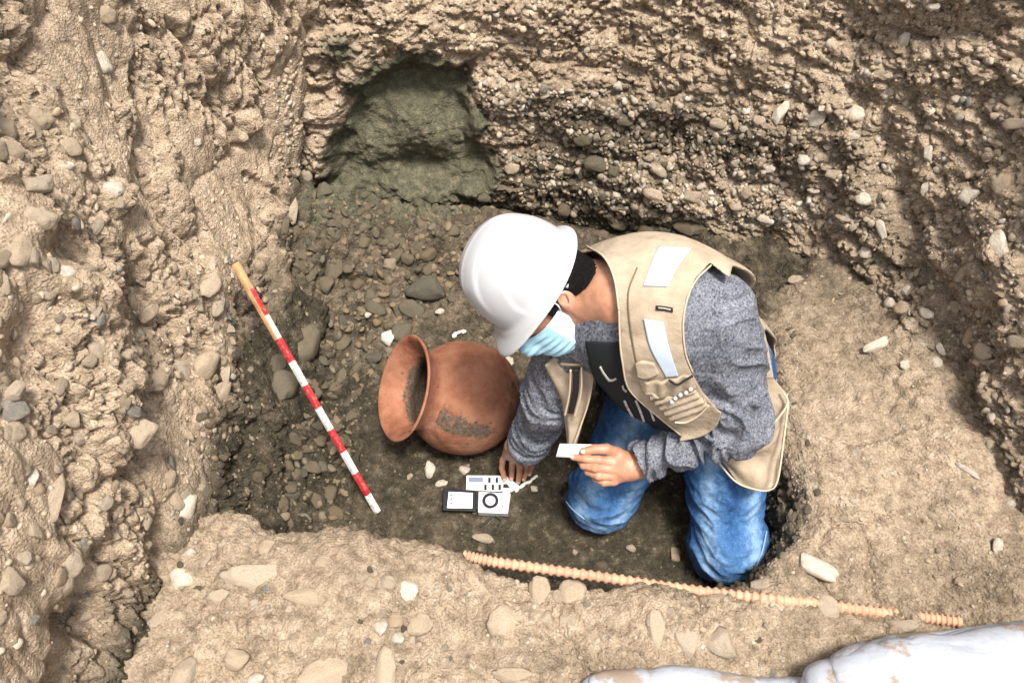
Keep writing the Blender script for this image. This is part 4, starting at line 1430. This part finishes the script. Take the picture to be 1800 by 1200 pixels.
# gathered folds inside the elbow
gl = np.exp(-(np.linalg.norm(V - ELL, axis=1) / .075) ** 2)
disp += gl * wr_limb(V, ELL, WRL, 4.0, .016, .8)
V = V + N * disp[:, None]
shirt = obj('shirt', V - np.array(person.location), F, M['knit'], None)
shirt.parent = person


def pobj(o):
    """attach an object built in world coordinates to the person"""
    o.parent = person
    o.matrix_parent_inverse = Matrix.Translation(person.location).inverted()
    return o


shirt['label'] = 'heather grey long-sleeved knit shirt with black front'

# black chest panel with its print
def s2(P): return shirt_f(P)


pan = patch('shirt_front_panel', [(1028, 600), (1040, 655), (1072, 712), (1125, 748)], [(1096, 604), (1102, 660), (1128, 712), (1202, 764)], s2, .0035, .003, M['black'])
pobj(pan)


def stroke(pts, w, name='print_mark'):
    P = np.array(pts, float)
    T = nrm(np.gradient(P, axis=0)); Nn = np.stack([-T[:, 1], T[:, 0]], 1)
    pobj(patch(name, P + Nn * w / 2, P - Nn * w / 2, s2, .0062, .0015, M['white'], step=1.2))


stroke([(1054, 645), (1061, 657), (1070, 669)], 3.4)
stroke([(1069, 669), (1076, 669), (1083, 666)], 3.6)
stroke([(1094, 678), (1096, 684), (1101, 689)], 3.2)
stroke([(1104, 676), (1107, 682), (1111, 688)], 3.2)
stroke([(1097, 704), (1105, 721), (1114, 737)], 3.6)
stroke([(1117, 704), (1125, 722), (1132, 742)], 3.6)
stroke([(1141, 714), (1145, 727), (1150, 740)], 3.4)

# ---- jeans
def leg(P, h, k, an, rh, rk, ra):
    d = cap(P, h, k, rh, rk)
    return smin(d, cap(P, k + (an - k) * .06 + [0, 0, .0], an, rk * .86, ra), .03)


def jeans_f(P):
    d = leg(P, HIL, KNL, ANL, .098, .083, .058)
    d2 = leg(P, HIR, KNR, ANR, .094, .078, .058)
    hip = ell(P, PEL + np.array([.01, .03, -.045]), (.175, .145, .13))
    d = smin(d, hip, .05); d2 = smin(d2, hip, .05)
    d = smin(d, d2, .015)
    d = smin(d, ell(P, KNL + [-.0, -.012, .02], (.083, .078, .10)), .03)
    d = smin(d, ell(P, KNR + [-.004, -.012, .012], (.080, .074, .085)), .03)
    d = smax(d, -(P[:, 2] - .004), .012)
    return d


V, F = nets_mesh(jeans_f, np.array([.08, -.78, -.02]), np.array([.75, .02, .62]), .004)
N = sgrad(jeans_f, V)
kd = np.minimum(np.linalg.norm(V - KNL - [0, .05, .09], axis=1), np.linalg.norm(V - KNR - [0, .05, .08], axis=1))
disp = .004 * fbm(V, 12, 2) + .002 * fbm(V, 35, 2)
s = V * np.array([1, .5, 1.3])
fold = 1 - np.abs(fbm(V * np.array([.8, .8, 2.2]), 9, 2, off=3)) * 3
disp += .0075 * np.clip(fold, -1, 1) * sstep(kd, .03, .13)
cre = 1 - np.abs(fbm(V * np.array([1, 1, 1.8]), 20, 2, off=13)) * 4
disp += .0022 * np.clip(cre, -.5, 1)
V = V + N * disp[:, None]
ml = np.clip(1 - np.minimum(np.abs(cap(V, HIL + [0, -.10, .05], KNL + [-.01, -.07, .05], .055, .055)), np.abs(cap(V, HIR + [0, -.10, .05], KNR + [-.01, -.07, .05], .05, .05))) / .055, 0, 1)
jeans = obj('jeans', V, F, M['denim'], None, attrs={'worn': .30 + .58 * ml, 'dust': sstep(V[:, 2], .12, .0)})
pobj(jeans)
# side seams
for pts in ([(1350, 840), (1354, 900), (1345, 960), (1330, 1000)], [(985, 835), (988, 860), (1005, 890), (1030, 912)], [(1030, 735), (1016, 765), (1010, 785)]):
    p = cr1(np.array(pts, float), 24)
    G, t = march(jeans_f, p[:, 0] - 3, p[:, 1], .9, 2.3, .003)
    mb = MB(); mb.tube(G, .0017, 6); pobj(mb.build('seam', plain('pale_stitch', (.24, .36, .55), .9) if 'pale_stitch' not in bpy.data.materials else bpy.data.materials['pale_stitch']))

# ---- head frame
HU = nrm([-.79, .15, .589]); HF = np.array([-.49, -.738, -.461]); HF = nrm(HF - HU * (HF @ HU)); HL = np.cross(HU, HF)
BR = atd(929, 489, 1.555)
HS = .94                                     # centre of the hat's rim
HC = BR - HU * .034 + HF * .010
HFR = np.stack([HL, HF, HU])


def hl(P): return (P - HC) @ HFR.T / HS
def hw_(a, b, c): return HC + np.array([a, b, c]) @ HFR * HS


def head_core(P):
    q = hl(P)
    def e(c, R): 
        v = (q - np.array(c)) / np.array(R); k0 = np.linalg.norm(v, axis=1); k1 = np.linalg.norm(v / np.array(R), axis=1) + 1e-9
        return k0 * (k0 - 1) / k1
    d = e((0, -.008, .015), (.076, .096, .092))
    d = smin(d, e((0, .035, -.045), (.060, .060, .065)), .03)
    d = smin(d, e((0, .055, -.085), (.034, .036, .030)), .03)            # chin
    d = smin(d, cap(q, [.052, -.005, -.045], [.025, .055, -.09], .018, .014), .02)
    d = smin(d, cap(q, [-.052, -.005, -.045], [-.025, .055, -.09], .018, .014), .02)
    return d * HS


def head_f(P):
    q = hl(P)
    d = head_core(P)
    d = smin(d, cap(q, [0, .090, -.005], [0, .108, -.038], .008, .012), .012)   # nose
    d = smin(d, cap(q, [.045, .082, .012], [-.045, .082, .012], .008, .008), .015)   # brow
    for s_ in (1, -1):
        d = smax(d, -(np.linalg.norm(q - [s_ * .032, .103, -.006], axis=1) - .016), .012)
        d = smin(d, np.linalg.norm(q - [s_ * .031, .082, -.006], axis=1) - .012, .003)   # eyeball and lid
    d = smin(d, cap(q, [.018, .094, -.066], [-.018, .094, -.066], .006, .006), .006)
    d = smax(d, -cap(q, [.02, .104, -.066], [-.02, .104, -.066], .003, .003), .004)
    for s_ in (1, -1):
        v = q - np.array([s_ * .079, -.008, -.022])
        v = v @ np.array([[math.cos(.35 * s_), math.sin(.35 * s_), 0], [-math.sin(.35 * s_), math.cos(.35 * s_), 0], [0, 0, 1]])
        R = np.array([.009, .019, .031])
        k0 = np.linalg.norm(v / R, axis=1); k1 = np.linalg.norm(v / R / R, axis=1) + 1e-9
        ear = k0 * (k0 - 1) / k1
        v2 = v - np.array([s_ * .008, .004, .004]); R2 = np.array([.007, .011, .020])
        k0 = np.linalg.norm(v2 / R2, axis=1); k1 = np.linalg.norm(v2 / R2 / R2, axis=1) + 1e-9
        ear = smax(ear, -(k0 * (k0 - 1) / k1), .003)
        d = smin(d, ear, .005)
    neck = cap(P, hw_(0, -.035, -.045), NECK + U * -.01 + FW * .005, .058, .062)
    d = smin(d, neck, .025)
    d = smin(d, cap(P, NECK - U * .03 + R0 * .07, NECK - U * .03 - R0 * .07, .035, .035), .04)
    return d


# ---- hands
def hand_f(joints, palm, k=.006):
    def f(P):
        d = None
        for ch, (r0, r1) in joints:
            for i in range(len(ch) - 1):
                m = len(ch) - 1
                c = cap(P, ch[i], ch[i + 1], r0 + (r1 - r0) * i / m, r0 + (r1 - r0) * (i + 1) / m)
                d = c if d is None else smin(d, c, .0022)
        e = None
        for a, b, ra, rb in palm:
            c = cap(P, a, b, ra, rb); e = c if e is None else smin(e, c, .012)
        return smin(d, e, k)
    return f


DL = np.linalg.norm((WRL - CAM)) / np.linalg.norm(ray(1112, 818))


def hp(px, py, dz=0.0): return atd(px, py, DL + dz)


# the hand that holds the card (offsets are metres away from the viewer)
jl = [
    ([hp(1085, 797, .004), hp(1066, 789, -.008), hp(1046, 789, -.010), hp(1026, 793, -.008)], (.0135, .0085)),        # thumb
    ([hp(1073, 811, -.002), hp(1052, 808, -.010), hp(1028, 806, -.006), hp(1008, 803, .003)], (.0105, .0072)),         # index
    ([hp(1070, 824, -.002), hp(1046, 822, -.010), hp(1026, 818, .004), hp(1021, 810, .018)], (.0105, .0078)),           # middle
    ([hp(1073, 836, .002), hp(1052, 836, -.006), hp(1034, 829, .010), hp(1032, 820, .024)], (.0100, .0075)),           # ring
    ([hp(1080, 846, .010), hp(1062, 848, .004), hp(1047, 841, .016), hp(1044, 832, .028)], (.0088, .0066)),            # little
]
pl_ = [(hp(1108, 817, .004), hp(1074, 812, .004), .024, .017), (hp(1108, 822, .006), hp(1074, 824, .006), .022, .016), (hp(1106, 828, .010), hp(1078, 840, .012), .020, .014),
       (hp(1106, 812, .008), hp(1083, 798, .008), .020, .015), (hp(1130, 818, .010), hp(1104, 818, .006), .026, .025)]
hand_l = hand_f(jl, pl_)

DR = np.linalg.norm((WRR - CAM)) / np.linalg.norm(ray(925, 785))
FZ = at(890, 842, zt + .004)
tip = lambda px, py, z: at(px, py, z)
jr = [
    ([at(892, 796, .120), at(884, 807, .092), at(882, 822, .055), at(887, 841, zt + .008)], (.0092, .0064)),            # index, long and pointing
    ([at(902, 803, .110), at(901, 815, .082), at(900, 825, .050), at(899, 839, zt + .010)], (.0098, .0070)),           # thumb side
    ([at(911, 806, .105), at(914, 822, .085), at(913, 834, .055), at(911, 845, .028)], (.0092, .0068)),
    ([at(919, 805, .102), at(925, 818, .082), at(925, 829, .055), at(921, 840, .030)], (.0088, .0066)),
    ([at(925, 800, .110), at(934, 811, .090), at(935, 821, .066), at(931, 831, .045)], (.0080, .0060)),
]
pr_ = [(at(903, 784, .160), at(894, 797, .120), .024, .016), (at(910, 788, .155), at(906, 804, .112), .024, .016), (at(916, 790, .15), at(919, 804, .108), .020, .014),
       (at(925, 776, .19), at(908, 788, .155), .026, .025)]
hand_r = hand_f(jr, pr_)
parts = []
parts.append(nets_mesh(head_f, HC - .17, HC + np.array([.24, .17, .16]), .0024))
parts.append(nets_mesh(hand_l, np.min([c for ch, _ in jl for c in ch] + [WRL], 0) - .04, np.max([c for ch, _ in jl for c in ch] + [hp(1135, 818)], 0) + .05, .0015))
parts.append(nets_mesh(hand_r, np.min([c for ch, _ in jr for c in ch] + [WRR], 0) - .04, np.max([c for ch, _ in jr for c in ch] + [WRR], 0) + .05, .0015))


def inner(P):
    d = torso(P, -.012)
    d = smin(d, cap(P, NECK - U * .06, NECK, .055, .050), .02)
    d = smin(d, cap(P, SHL, ELL, .040, .030), .02); d = smin(d, cap(P, ELL, WRL, .030, .022), .01)
    d = smin(d, cap(P, SHR, ELR, .040, .030), .02); d = smin(d, cap(P, ELR, WRR, .030, .026), .01)
    d = smin(d, jeans_f(P) + .014, .02)
    foot = smin(cap(P, ANL, ANL + [.02, .09, -.01], .040, .030), cap(P, ANR, ANR + [.02, .09, -.01], .040, .030), .01)
    return smin(d, foot, .01)


parts.append(nets_mesh(inner, np.array([-.03, -.80, -.03]), np.array([.78, .12, .95]), .008))
Vs = []; Fs = []; n0 = 0
for V, F in parts:
    Vs.append(V); Fs.append(F + n0); n0 += len(V)
body = obj('body', np.concatenate(Vs), np.concatenate(Fs), M['skin']); pobj(body)

# finger nails
def nail(p_tip, p_prev, up, r_):
    d = nrm(p_tip - p_prev); u_ = nrm(up - d * (up @ d)); s_ = np.cross(d, u_)
    mb = MB(); V, F = ico(2)
    mb.add(p_tip + d * .001 + u_ * (r_ - .0012) + (V * [.0048, .006, .0018]) @ np.stack([s_, d, u_]), F)
    pobj(mb.build('finger_nail', M['nail']))


vw = lambda p: nrm(CAM - p)
for ch, (a_, b_) in (jl[0], jl[1]): nail(ch[-1], ch[-2], vw(ch[-1]), b_)
for ch, (a_, b_) in jr: nail(ch[-1], ch[-2], nrm(vw(ch[-1]) + np.array([0, -.6, 0])), b_)

# hair below the hat
def hair_f(P):
    q = hl(P)
    d = np.abs(head_core(P) - .004) - .005
    nk = cap(P, hw_(0, -.035, -.045), NECK + U * -.01, .058, .062)
    d2 = np.abs(smin(head_core(P), nk, .025) - .002) - .004
    region = np.maximum.reduce([q[:, 1] - .022 + .5 * np.clip(-q[:, 2], 0, 1), -q[:, 2] - .024 ])
    side = np.maximum.reduce([q[:, 1] - .036, -q[:, 2] - .016])            # sideburn zone above the ear
    return np.minimum(np.maximum(d2, smax(region, -(q[:, 1] + .0) * 0 - 1, .001)) if True else d, np.maximum(d, side))


def hair_cut(P):
    q = hl(P)
    ear = np.minimum(np.linalg.norm((q - [.079, -.008, -.022]) / [1.5, 1, 1.3], axis=1) - .017, np.linalg.norm((q - [-.079, -.008, -.022]) / [1.5, 1, 1.3], axis=1) - .017)
    return smax(hair_f(P), -ear, .004)


V, F = nets_mesh(hair_cut, HC - .14, HC + .14, .0022, 0)
N = sgrad(head_core, V)
V = V + N * (.0022 * billow(V, 70, 2) + .001)[:, None]
pobj(obj('hair', V, F, M['hair']))

# ---- hard hat
def hat():
    nt_, rows_ = 160, []
    th = np.arange(nt_) * 2 * np.pi / nt_
    ct, st = np.cos(th), np.sin(th)                             # ct: forward, st: left
    ax_f = np.where(ct > 0, .108, .110); ax_s = .100
    G = []
    for phi in np.linspace(0.0, 1.0, 46):
        a = phi * np.pi / 2
        rr = np.sin(a) ** .92; h = .131 * np.cos(a) ** .82
        x = ax_s * rr * st; y = ax_f * rr * ct
        G.append(np.stack([x, y, np.full(nt_, h) + 0 * x], 1))
    # gutter and brim
    peak = np.clip(ct, 0, 1) ** 3
    for o_, dz_ in ((.004, -.003), (.006, -.008), (.010, -.011), (.016, -.0125), (.021, -.0145), (.023, -.0165)):
        k = 1 + 0 * th
        ext = o_ * (0.6 + .85 * peak)
        x = (ax_s + ext) * st; y = (ax_f + ext * (1 + .35 * peak)) * ct
        G.append(np.stack([x, y, dz_ - .35 * peak * ext + 0 * x], 1))
    G = np.array(G)                                             # rows, nt, 3
    X = G[..., 0]; Yc = G[..., 1]; Zc = G[..., 2]
    crown = sstep(np.abs(X), .046, .036) * sstep(Zc, .02, .06) * sstep(Yc, -.10, -.055) * sstep(Yc, .105, .07)
    rib = np.exp(-((np.abs(X)) / .006) ** 2) * sstep(Zc, .07, .10) * .0015
    sidep = sstep(np.sqrt(((Yc + .005) / .070) ** 2 + ((Zc - .018) / .066) ** 2), 1.06, .94) * sstep(np.abs(X), .05, .07) * sstep(Zc, 0, .015)
    n = nrm(np.stack([X / .098 ** 2, Yc / .112 ** 2, Zc / .124 ** 2 + .5], -1))
    G = G + n * (crown * .0042 + rib - sidep * .0032)[..., None]
    nr = len(G)
    outer = G.reshape(-1, 3)
    inn = (G - n * .0028); inn[46:] = G[46:] - np.array([0, 0, .0028]); inn = inn.reshape(-1, 3)
    F = []
    for i in range(nr - 1):
        for j in range(nt_):
            a = i * nt_ + j; b = i * nt_ + (j + 1) % nt_
            F.append((a, a + nt_, b + nt_, b))
            m_ = nr * nt_
            F.append((m_ + a, m_ + b, m_ + b + nt_, m_ + a + nt_))
    for j in range(nt_):
        a = (nr - 1) * nt_ + j; b = (nr - 1) * nt_ + (j + 1) % nt_; m_ = nr * nt_
        F.append((a, a + m_, b + m_, b))
    V = np.concatenate([outer, inn])
    W_ = BR + V @ HFR
    me = mesh_from('hard_hat', W_, F)
    bm = bmesh.new(); bm.from_mesh(me); bmesh.ops.remove_doubles(bm, verts=bm.verts, dist=1e-5); bmesh.ops.recalc_face_normals(bm, faces=bm.faces[:]); bm.to_mesh(me); bm.free()
    me.set_sharp_from_angle(angle=math.radians(60))
    return link('hard_hat', me, M['helmet'])


pobj(hat())
# ratchet band at the back of the head
def band_f(P): return head_core(P) - .010
mb = MB()
c_ = march(head_core, np.array([997.]), np.array([503.]), 1.2, 1.9, .004)[0][0]
nb = nrm(sgrad(head_core, c_[None])[0]); t_ = nrm(np.cross(nb, HU)); 
mb.box(c_ + nb * .008, np.stack([t_, np.cross(nb, t_), nb]), (.007, .011, .005), .002)
pobj(mb.build('hat_band_clip', M['silver'], sharp=40))

# ---- face mask
def mask_f(P):
    q = hl(P)
    base_ = smin(head_core(P), cap(q, [0, .090, -.015], [0, .106, -.04], .010, .014), .02) - .007
    sh = np.abs(base_) - .0016
    a, b, c = q.T
    reg = np.maximum.reduce([c + .018 - .012 * np.exp(-(a / .025) ** 2), -c - .112, .018 - b, np.abs(a) - .078])
    return smax(sh, reg, .002)


V, F = nets_mesh(mask_f, HC - .16, HC + .16, .0020)
q = hl(V)
V = V + sgrad(head_core, V) * (.0016 * np.sin(q[:, 2] * 2 * np.pi / .017) * sstep(np.abs(q[:, 0]), .065, .05))[:, None]
mk = obj('face_mask', V, F, M['mask']); pobj(mk)
me = mk.data; me.materials.append(M['mask_lit_loop'])
fc = np.array([np.mean([hl(V[i][None])[0][1] for i in f]) for f in F[:0]]) if False else None
qa = q[F].mean(1)
me.polygons.foreach_set('material_index', (qa[:, 1] < .058).astype(np.int32))
ear_c = hw_(.082, -.012, -.012)
for e0, s0 in ((hw_(.071, .020, -.030), hw_(.084, .006, .010)), (hw_(.058, .022, -.092), hw_(.082, -.012, -.056))):
    p = cr1(np.array([e0, e0 * .5 + s0 * .5 + HL * .010, s0 + HL * .003, hw_(.084, -.030, -.018)]), 20)
    mb = MB(); mb.tube(p, .0016, 8); pobj(mb.build('ear_loop', M['mask_lit_loop']))

# ---- vest
ARM_CUT = [(1248, 462), (1222, 490), (1206, 525), (1199, 570), (1203, 620), (1216, 655), (1236, 690), (1262, 720), (1350, 760), (1352, 690), (1343, 600), (1322, 545), (1290, 495)]
OPEN = [(1086, 530), (1088, 575), (1091, 625), (1103, 684), (1150, 728), (1197, 768), (1150, 830), (900, 800), (900, 640), (960, 560), (1030, 470)]


def vest_base(P):
    return smin(torso(P, .019), shirt_core(P) - .0095, .02)


def vest_f(P):
    q = tl(P); px, py, dep = proj(P)
    s_ = np.abs(vest_base(P) - .004) - .0032
    # front opening and armholes
    op = np.maximum(polysd(px, py, OPEN) * dep / FPX, -(q[:, 1] - .0))
    am = polysd(px, py, ARM_CUT) * dep / FPX
    am = np.maximum(np.maximum(am, -((P - SHL) @ nrm(SHL - SHR)) - .055), -(q[:, 1] + .05))
    t0 = torso(P)
    dn = nrm(ELL - SHL); lat = nrm(SHL - SHR)
    tl_ = np.minimum(np.maximum(arm_l(P) - t0 + .03, .055 - (P - SHL) @ dn), np.maximum(.035 - (P - SHL) @ lat, -(q[:, 1] + .045)))
    tr_ = np.minimum(np.maximum(arm_r(P) - t0 + .03, .045 - (P - SHR) @ nrm(ELR - SHR)), .020 + (P - SHR) @ lat)
    nk = np.linalg.norm(np.cross(P - NECK, nrm(hw_(0, -.03, -.04) - NECK)), axis=1) - .071
    nk = np.maximum(nk, -((P - NECK) @ nrm(hw_(0, -.03, -.04) - NECK)) - .02)
    ndep = (NECK - CAM) @ CF
    nc = np.maximum(polysd(px, py, [(1024, 428), (1062, 452), (1080, 490), (1088, 545), (1000, 570), (930, 500), (950, 380)]) * dep / FPX, dep - ndep - .035)
    s_ = smax(s_, -nc, .002)
    s_ = smax(s_, -op, .002); s_ = smax(s_, -am, .002); s_ = smax(s_, -tl_, .003); s_ = smax(s_, -tr_, .003); s_ = smax(s_, -nk, .003)
    return smax(s_, -(q[:, 2] + .05), .003)


V, F = nets_mesh(vest_f, PEL - np.array([.36, .22, .16]), PEL + np.array([.26, .26, .52]), .0030)
N = sgrad(vest_base, V)
V = V + N * (.0035 * fbm(V, 11, 2) + .002 * (billow(V, 24, 2) - .6))[:, None]
vest = obj('vest', V, F, M['vest']); pobj(vest)
vest['label'] = 'tan canvas work vest with pale reflective tape'

RF = lambda nme, t, b, off=.0105, th=.0022, mt='reflect', **k: pobj(patch(nme, t, b, vest_base, off, th, M[mt], **k))
RF('reflective_strip', [(1158, 432), (1145, 462), (1131, 502)], [(1216, 436), (1192, 468), (1172, 504)])
RF('reflective_strip', [(1131, 560), (1143, 612), (1171, 664)], [(1166, 566), (1177, 612), (1193, 662)])
RF('name_tag', [(1153, 537), (1168, 538), (1183, 541)], [(1153, 545), (1168, 546), (1183, 549)], off=.011, mt='black')
RF('name_print', [(1157, 540), (1168, 541), (1179, 543.5)], [(1157, 542), (1168, 543), (1179, 545.5)], off=.0118, th=.001, mt='vedge', step=1.2)
# stitched front edge, pocket with flap and cords
def edge_tube(pts, off, rad, name, mt='vedge', f=None):
    p = cr1(np.array(pts, float), 60)
    G, t = march(f or vest_base, p[:, 0], p[:, 1], 1.0, 2.0, off)
    mb = MB(); mb.tube(G, rad, 8); return pobj(mb.build(name, M[mt]))


edge_tube([(1088, 545), (1090, 600), (1094, 635), (1106, 684), (1150, 726), (1196, 764)], .007, .0018, 'front_piping')
edge_tube([(1030, 432), (1062, 452), (1080, 490), (1088, 545)], .008, .0020, 'collar_piping')
edge_tube([(1120, 470), (1104, 520), (1112, 600), (1124, 660)], .0085, .0014, 'stitch_line', 'vdark')
edge_tube([(1250, 466), (1224, 492), (1208, 526), (1201, 570), (1205, 620), (1218, 655)], .008, .0016, 'armhole_piping')
RF('pocket_yoke', [(1120, 668), (1160, 672), (1214, 660)], [(1130, 690), (1168, 700), (1226, 686)], off=.014, th=.007, mt='vest',
   disp=lambda g, G: .003 * np.sin(g[..., 0] * .25))
RF('pocket', [(1130, 686), (1168, 700), (1224, 688)], [(1180, 742), (1205, 744), (1246, 716)], off=.016, th=.010, mt='vest',
   disp=lambda g, G: .0045 * np.sin((g[..., 1] + .35 * g[..., 0]) * .52) - .001)
RF('pocket_flap', [(1117, 640), (1128, 636), (1150, 640)], [(1120, 664), (1136, 668), (1160, 658)], off=.020, th=.006, mt='vest')
for x, y in ((1187, 700), (1196, 694), (1206, 690), (1181, 706), (1214, 684)):
    G, t = march(vest_base, np.array([x]), np.array([y]), 1.0, 2.0, .021)
    mb = MB(); V_, F_2 = ico(2); mb.add(G[0] + V_ * .0042, F_2); pobj(mb.build('snap', M['silver']))
edge_tube([(1176, 668), (1190, 676), (1204, 668), (1218, 660)], .019, .0022, 'cord_loop', 'black')
edge_tube([(1186, 742), (1206, 742), (1228, 730), (1246, 712)], .022, .0020, 'pocket_piping')


def cloth(name, top, bot, f_dep, th, mat, disp=None, step=3.0):
    """free-hanging cloth: outline in the photograph, distance by f_dep(u, v), real thickness"""
    la = np.linalg.norm(np.diff(np.asarray(top, float), axis=0), axis=1).sum()
    lb = np.linalg.norm(np.asarray(top[len(top) // 2], float) - np.asarray(bot[len(bot) // 2], float))
    nu, nv = max(4, int(la / step)), max(4, int(lb / step))
    g = coons(top, bot, nu, nv)
    uu, vv = np.meshgrid(np.linspace(0, 1, nu), np.linspace(0, 1, nv), indexing='ij')
    G = atd(g[..., 0], g[..., 1], f_dep(uu, vv))
    N = gnormals(G, CAM - G.reshape(-1, 3).mean(0))
    if disp is not None: G = G + N * disp(uu, vv)[..., None]
    return pobj(slab(G, N, th, name, mat))


# tail of the vest hanging behind the hip: outer pocket wall and skirt
cloth('vest_tail', [(1262, 800), (1300, 765), (1345, 735), (1372, 700), (1386, 690)], [(1256, 806), (1292, 845), (1325, 860), (1352, 862), (1366, 845)],
      lambda u, v: 1.70 + .03 * (1 - u) + .05 * v + .0 * u, .006, M['vest'],
      lambda u, v: .010 * np.sin(u * 9 + v * 4) * v + .006 * np.sin(v * 13 - u * 6) * np.sin(u * 3.1) + .008 * np.exp(-((v - .5 + u * .2) / .09) ** 2))
cloth('vest_back', [(1338, 560), (1350, 610), (1358, 660), (1386, 700), (1384, 745)], [(1300, 600), (1308, 660), (1320, 710), (1328, 750), (1316, 790)],
      lambda u, v: 1.66 + .05 * u + .03 * v, .005, M['vest'], lambda u, v: .006 * np.sin(u * 11 + v * 3) * v)
cloth('vest_armhole_rim', [(1236, 455), (1290, 487), (1327, 540), (1348, 600), (1360, 665)], [(1228, 474), (1276, 502), (1310, 548), (1330, 602), (1342, 665)],
      lambda u, v: 1.50 + .13 * u, .005, M['vest'], lambda u, v: .002 * np.sin(u * 14))


def cl_tube(pts, dep, rad, name, mt):
    p = cr1(np.array(pts, float), 40); mb = MB(); mb.tube(atd(p[:, 0], p[:, 1], np.linspace(dep[0], dep[1], 40)), rad, 8); pobj(mb.build(name, M[mt]))


cl_tube([(1258, 806), (1292, 845), (1325, 859), (1352, 861), (1367, 843), (1378, 770), (1386, 705)], (1.745, 1.685), .0021, 'tail_piping', 'vedge')
cl_tube([(1300, 800), (1335, 765), (1365, 738), (1384, 708), (1376, 688)], (1.70, 1.68), .0021, 'pocket_piping', 'vedge')
cloth('reflective_strip', [(1338, 570), (1343, 600), (1346, 628)], [(1333, 572), (1338, 602), (1342, 630)], lambda u, v: 1.640 + .02 * u, .002, M['reflect'])
# right front panel hanging open towards the reaching arm
cloth('vest_front_panel', [(1040, 612), (1042, 650), (1036, 700), (1020, 750), (1004, 792)], [(958, 640), (968, 660), (985, 700), (990, 740), (996, 790)],
      lambda u, v: 1.615 + .16 * u + .02 * v, .006, M['vest'], lambda u, v: .008 * np.sin(v * 7 + u * 5) * (1 - u * .5))
cl_tube([(1040, 612), (1042, 650), (1036, 700), (1020, 750), (1004, 792)], (1.613, 1.773), .0021, 'front_piping', 'vedge')
cloth('zip_slot', [(1018, 650), (1017, 690), (1008, 728)], [(1008, 652), (1006, 690), (998, 726)], lambda u, v: 1.628 + .085 * u - .004, .003, M['bplast'])
cl_tube([(1022, 645), (1021, 690), (1010, 732)], (1.622, 1.71), .0022, 'zip', 'vedge')
cl_tube([(1003, 650), (1001, 690), (993, 730)], (1.622, 1.71), .0022, 'zip', 'vedge')
cl_tube([(985, 640), (1010, 641), (1040, 640)], (1.615, 1.615), .003, 'seam', 'vdark')

# card held between thumb and fingers
c4 = [hp(984, 779.5, .001), hp(1056, 781, .001), hp(1044, 806, .001), hp(977, 802.5, .001)]
P = np.array(c4); n_ = nrm(np.cross(P[1] - P[0], P[3] - P[0])); n_ = n_ if n_ @ (CAM - P[0]) > 0 else -n_
G = np.stack([np.stack([P[0], P[3]]), np.stack([P[1], P[2]])])
cr_ = slab(G, np.broadcast_to(n_, G.shape), .0012, 'white_card', M['card'])
tag(cr_, 'small blank white card held between thumb and finger', 'card')


# ---- pieces of a part hang under that part
bpy.context.view_layer.update()
def under(child_names, par):
    for o in [c for c in person.children if c.name.split('.')[0] in child_names and c is not par]:
        mw = o.matrix_world.copy()
        o.parent = par; o.matrix_parent_inverse = par.matrix_world.inverted(); o.matrix_basis = mw


def first(n): return [c for c in person.children if c.name.split('.')[0] == n][0]


under({'finger_nail'}, first('body'))
under({'hat_band_clip'}, first('hard_hat'))
under({'ear_loop'}, first('face_mask'))
under({'shirt_front_panel', 'print_mark'}, first('shirt'))
under({'seam'}, first('jeans'))
under({'vest_armhole_rim', 'vest_tail', 'vest_back', 'vest_front_panel', 'reflective_strip', 'name_tag', 'name_print', 'front_piping', 'collar_piping', 'armhole_piping', 'stitch_line', 'pocket_yoke',
       'pocket', 'pocket_flap', 'snap', 'cord_loop', 'pocket_piping', 'tail_piping', 'zip_slot', 'zip'}, first('vest'))
for par_n, kids, root in (('flip_screen', {'display', 'menu_icon'}, came), ('card', {'bar', 'check'}, card_e), ('body', {'dial_ring', 'dial', 'button', 'shutter_release'}, came)):
    par = [c for c in root.children if c.name.split('.')[0] == par_n][0]
    for o in [c for c in root.children if c.name.split('.')[0] in kids]:
        mw = o.matrix_world.copy(); o.parent = par; o.matrix_parent_inverse = par.matrix_world.inverted(); o.matrix_basis = mw
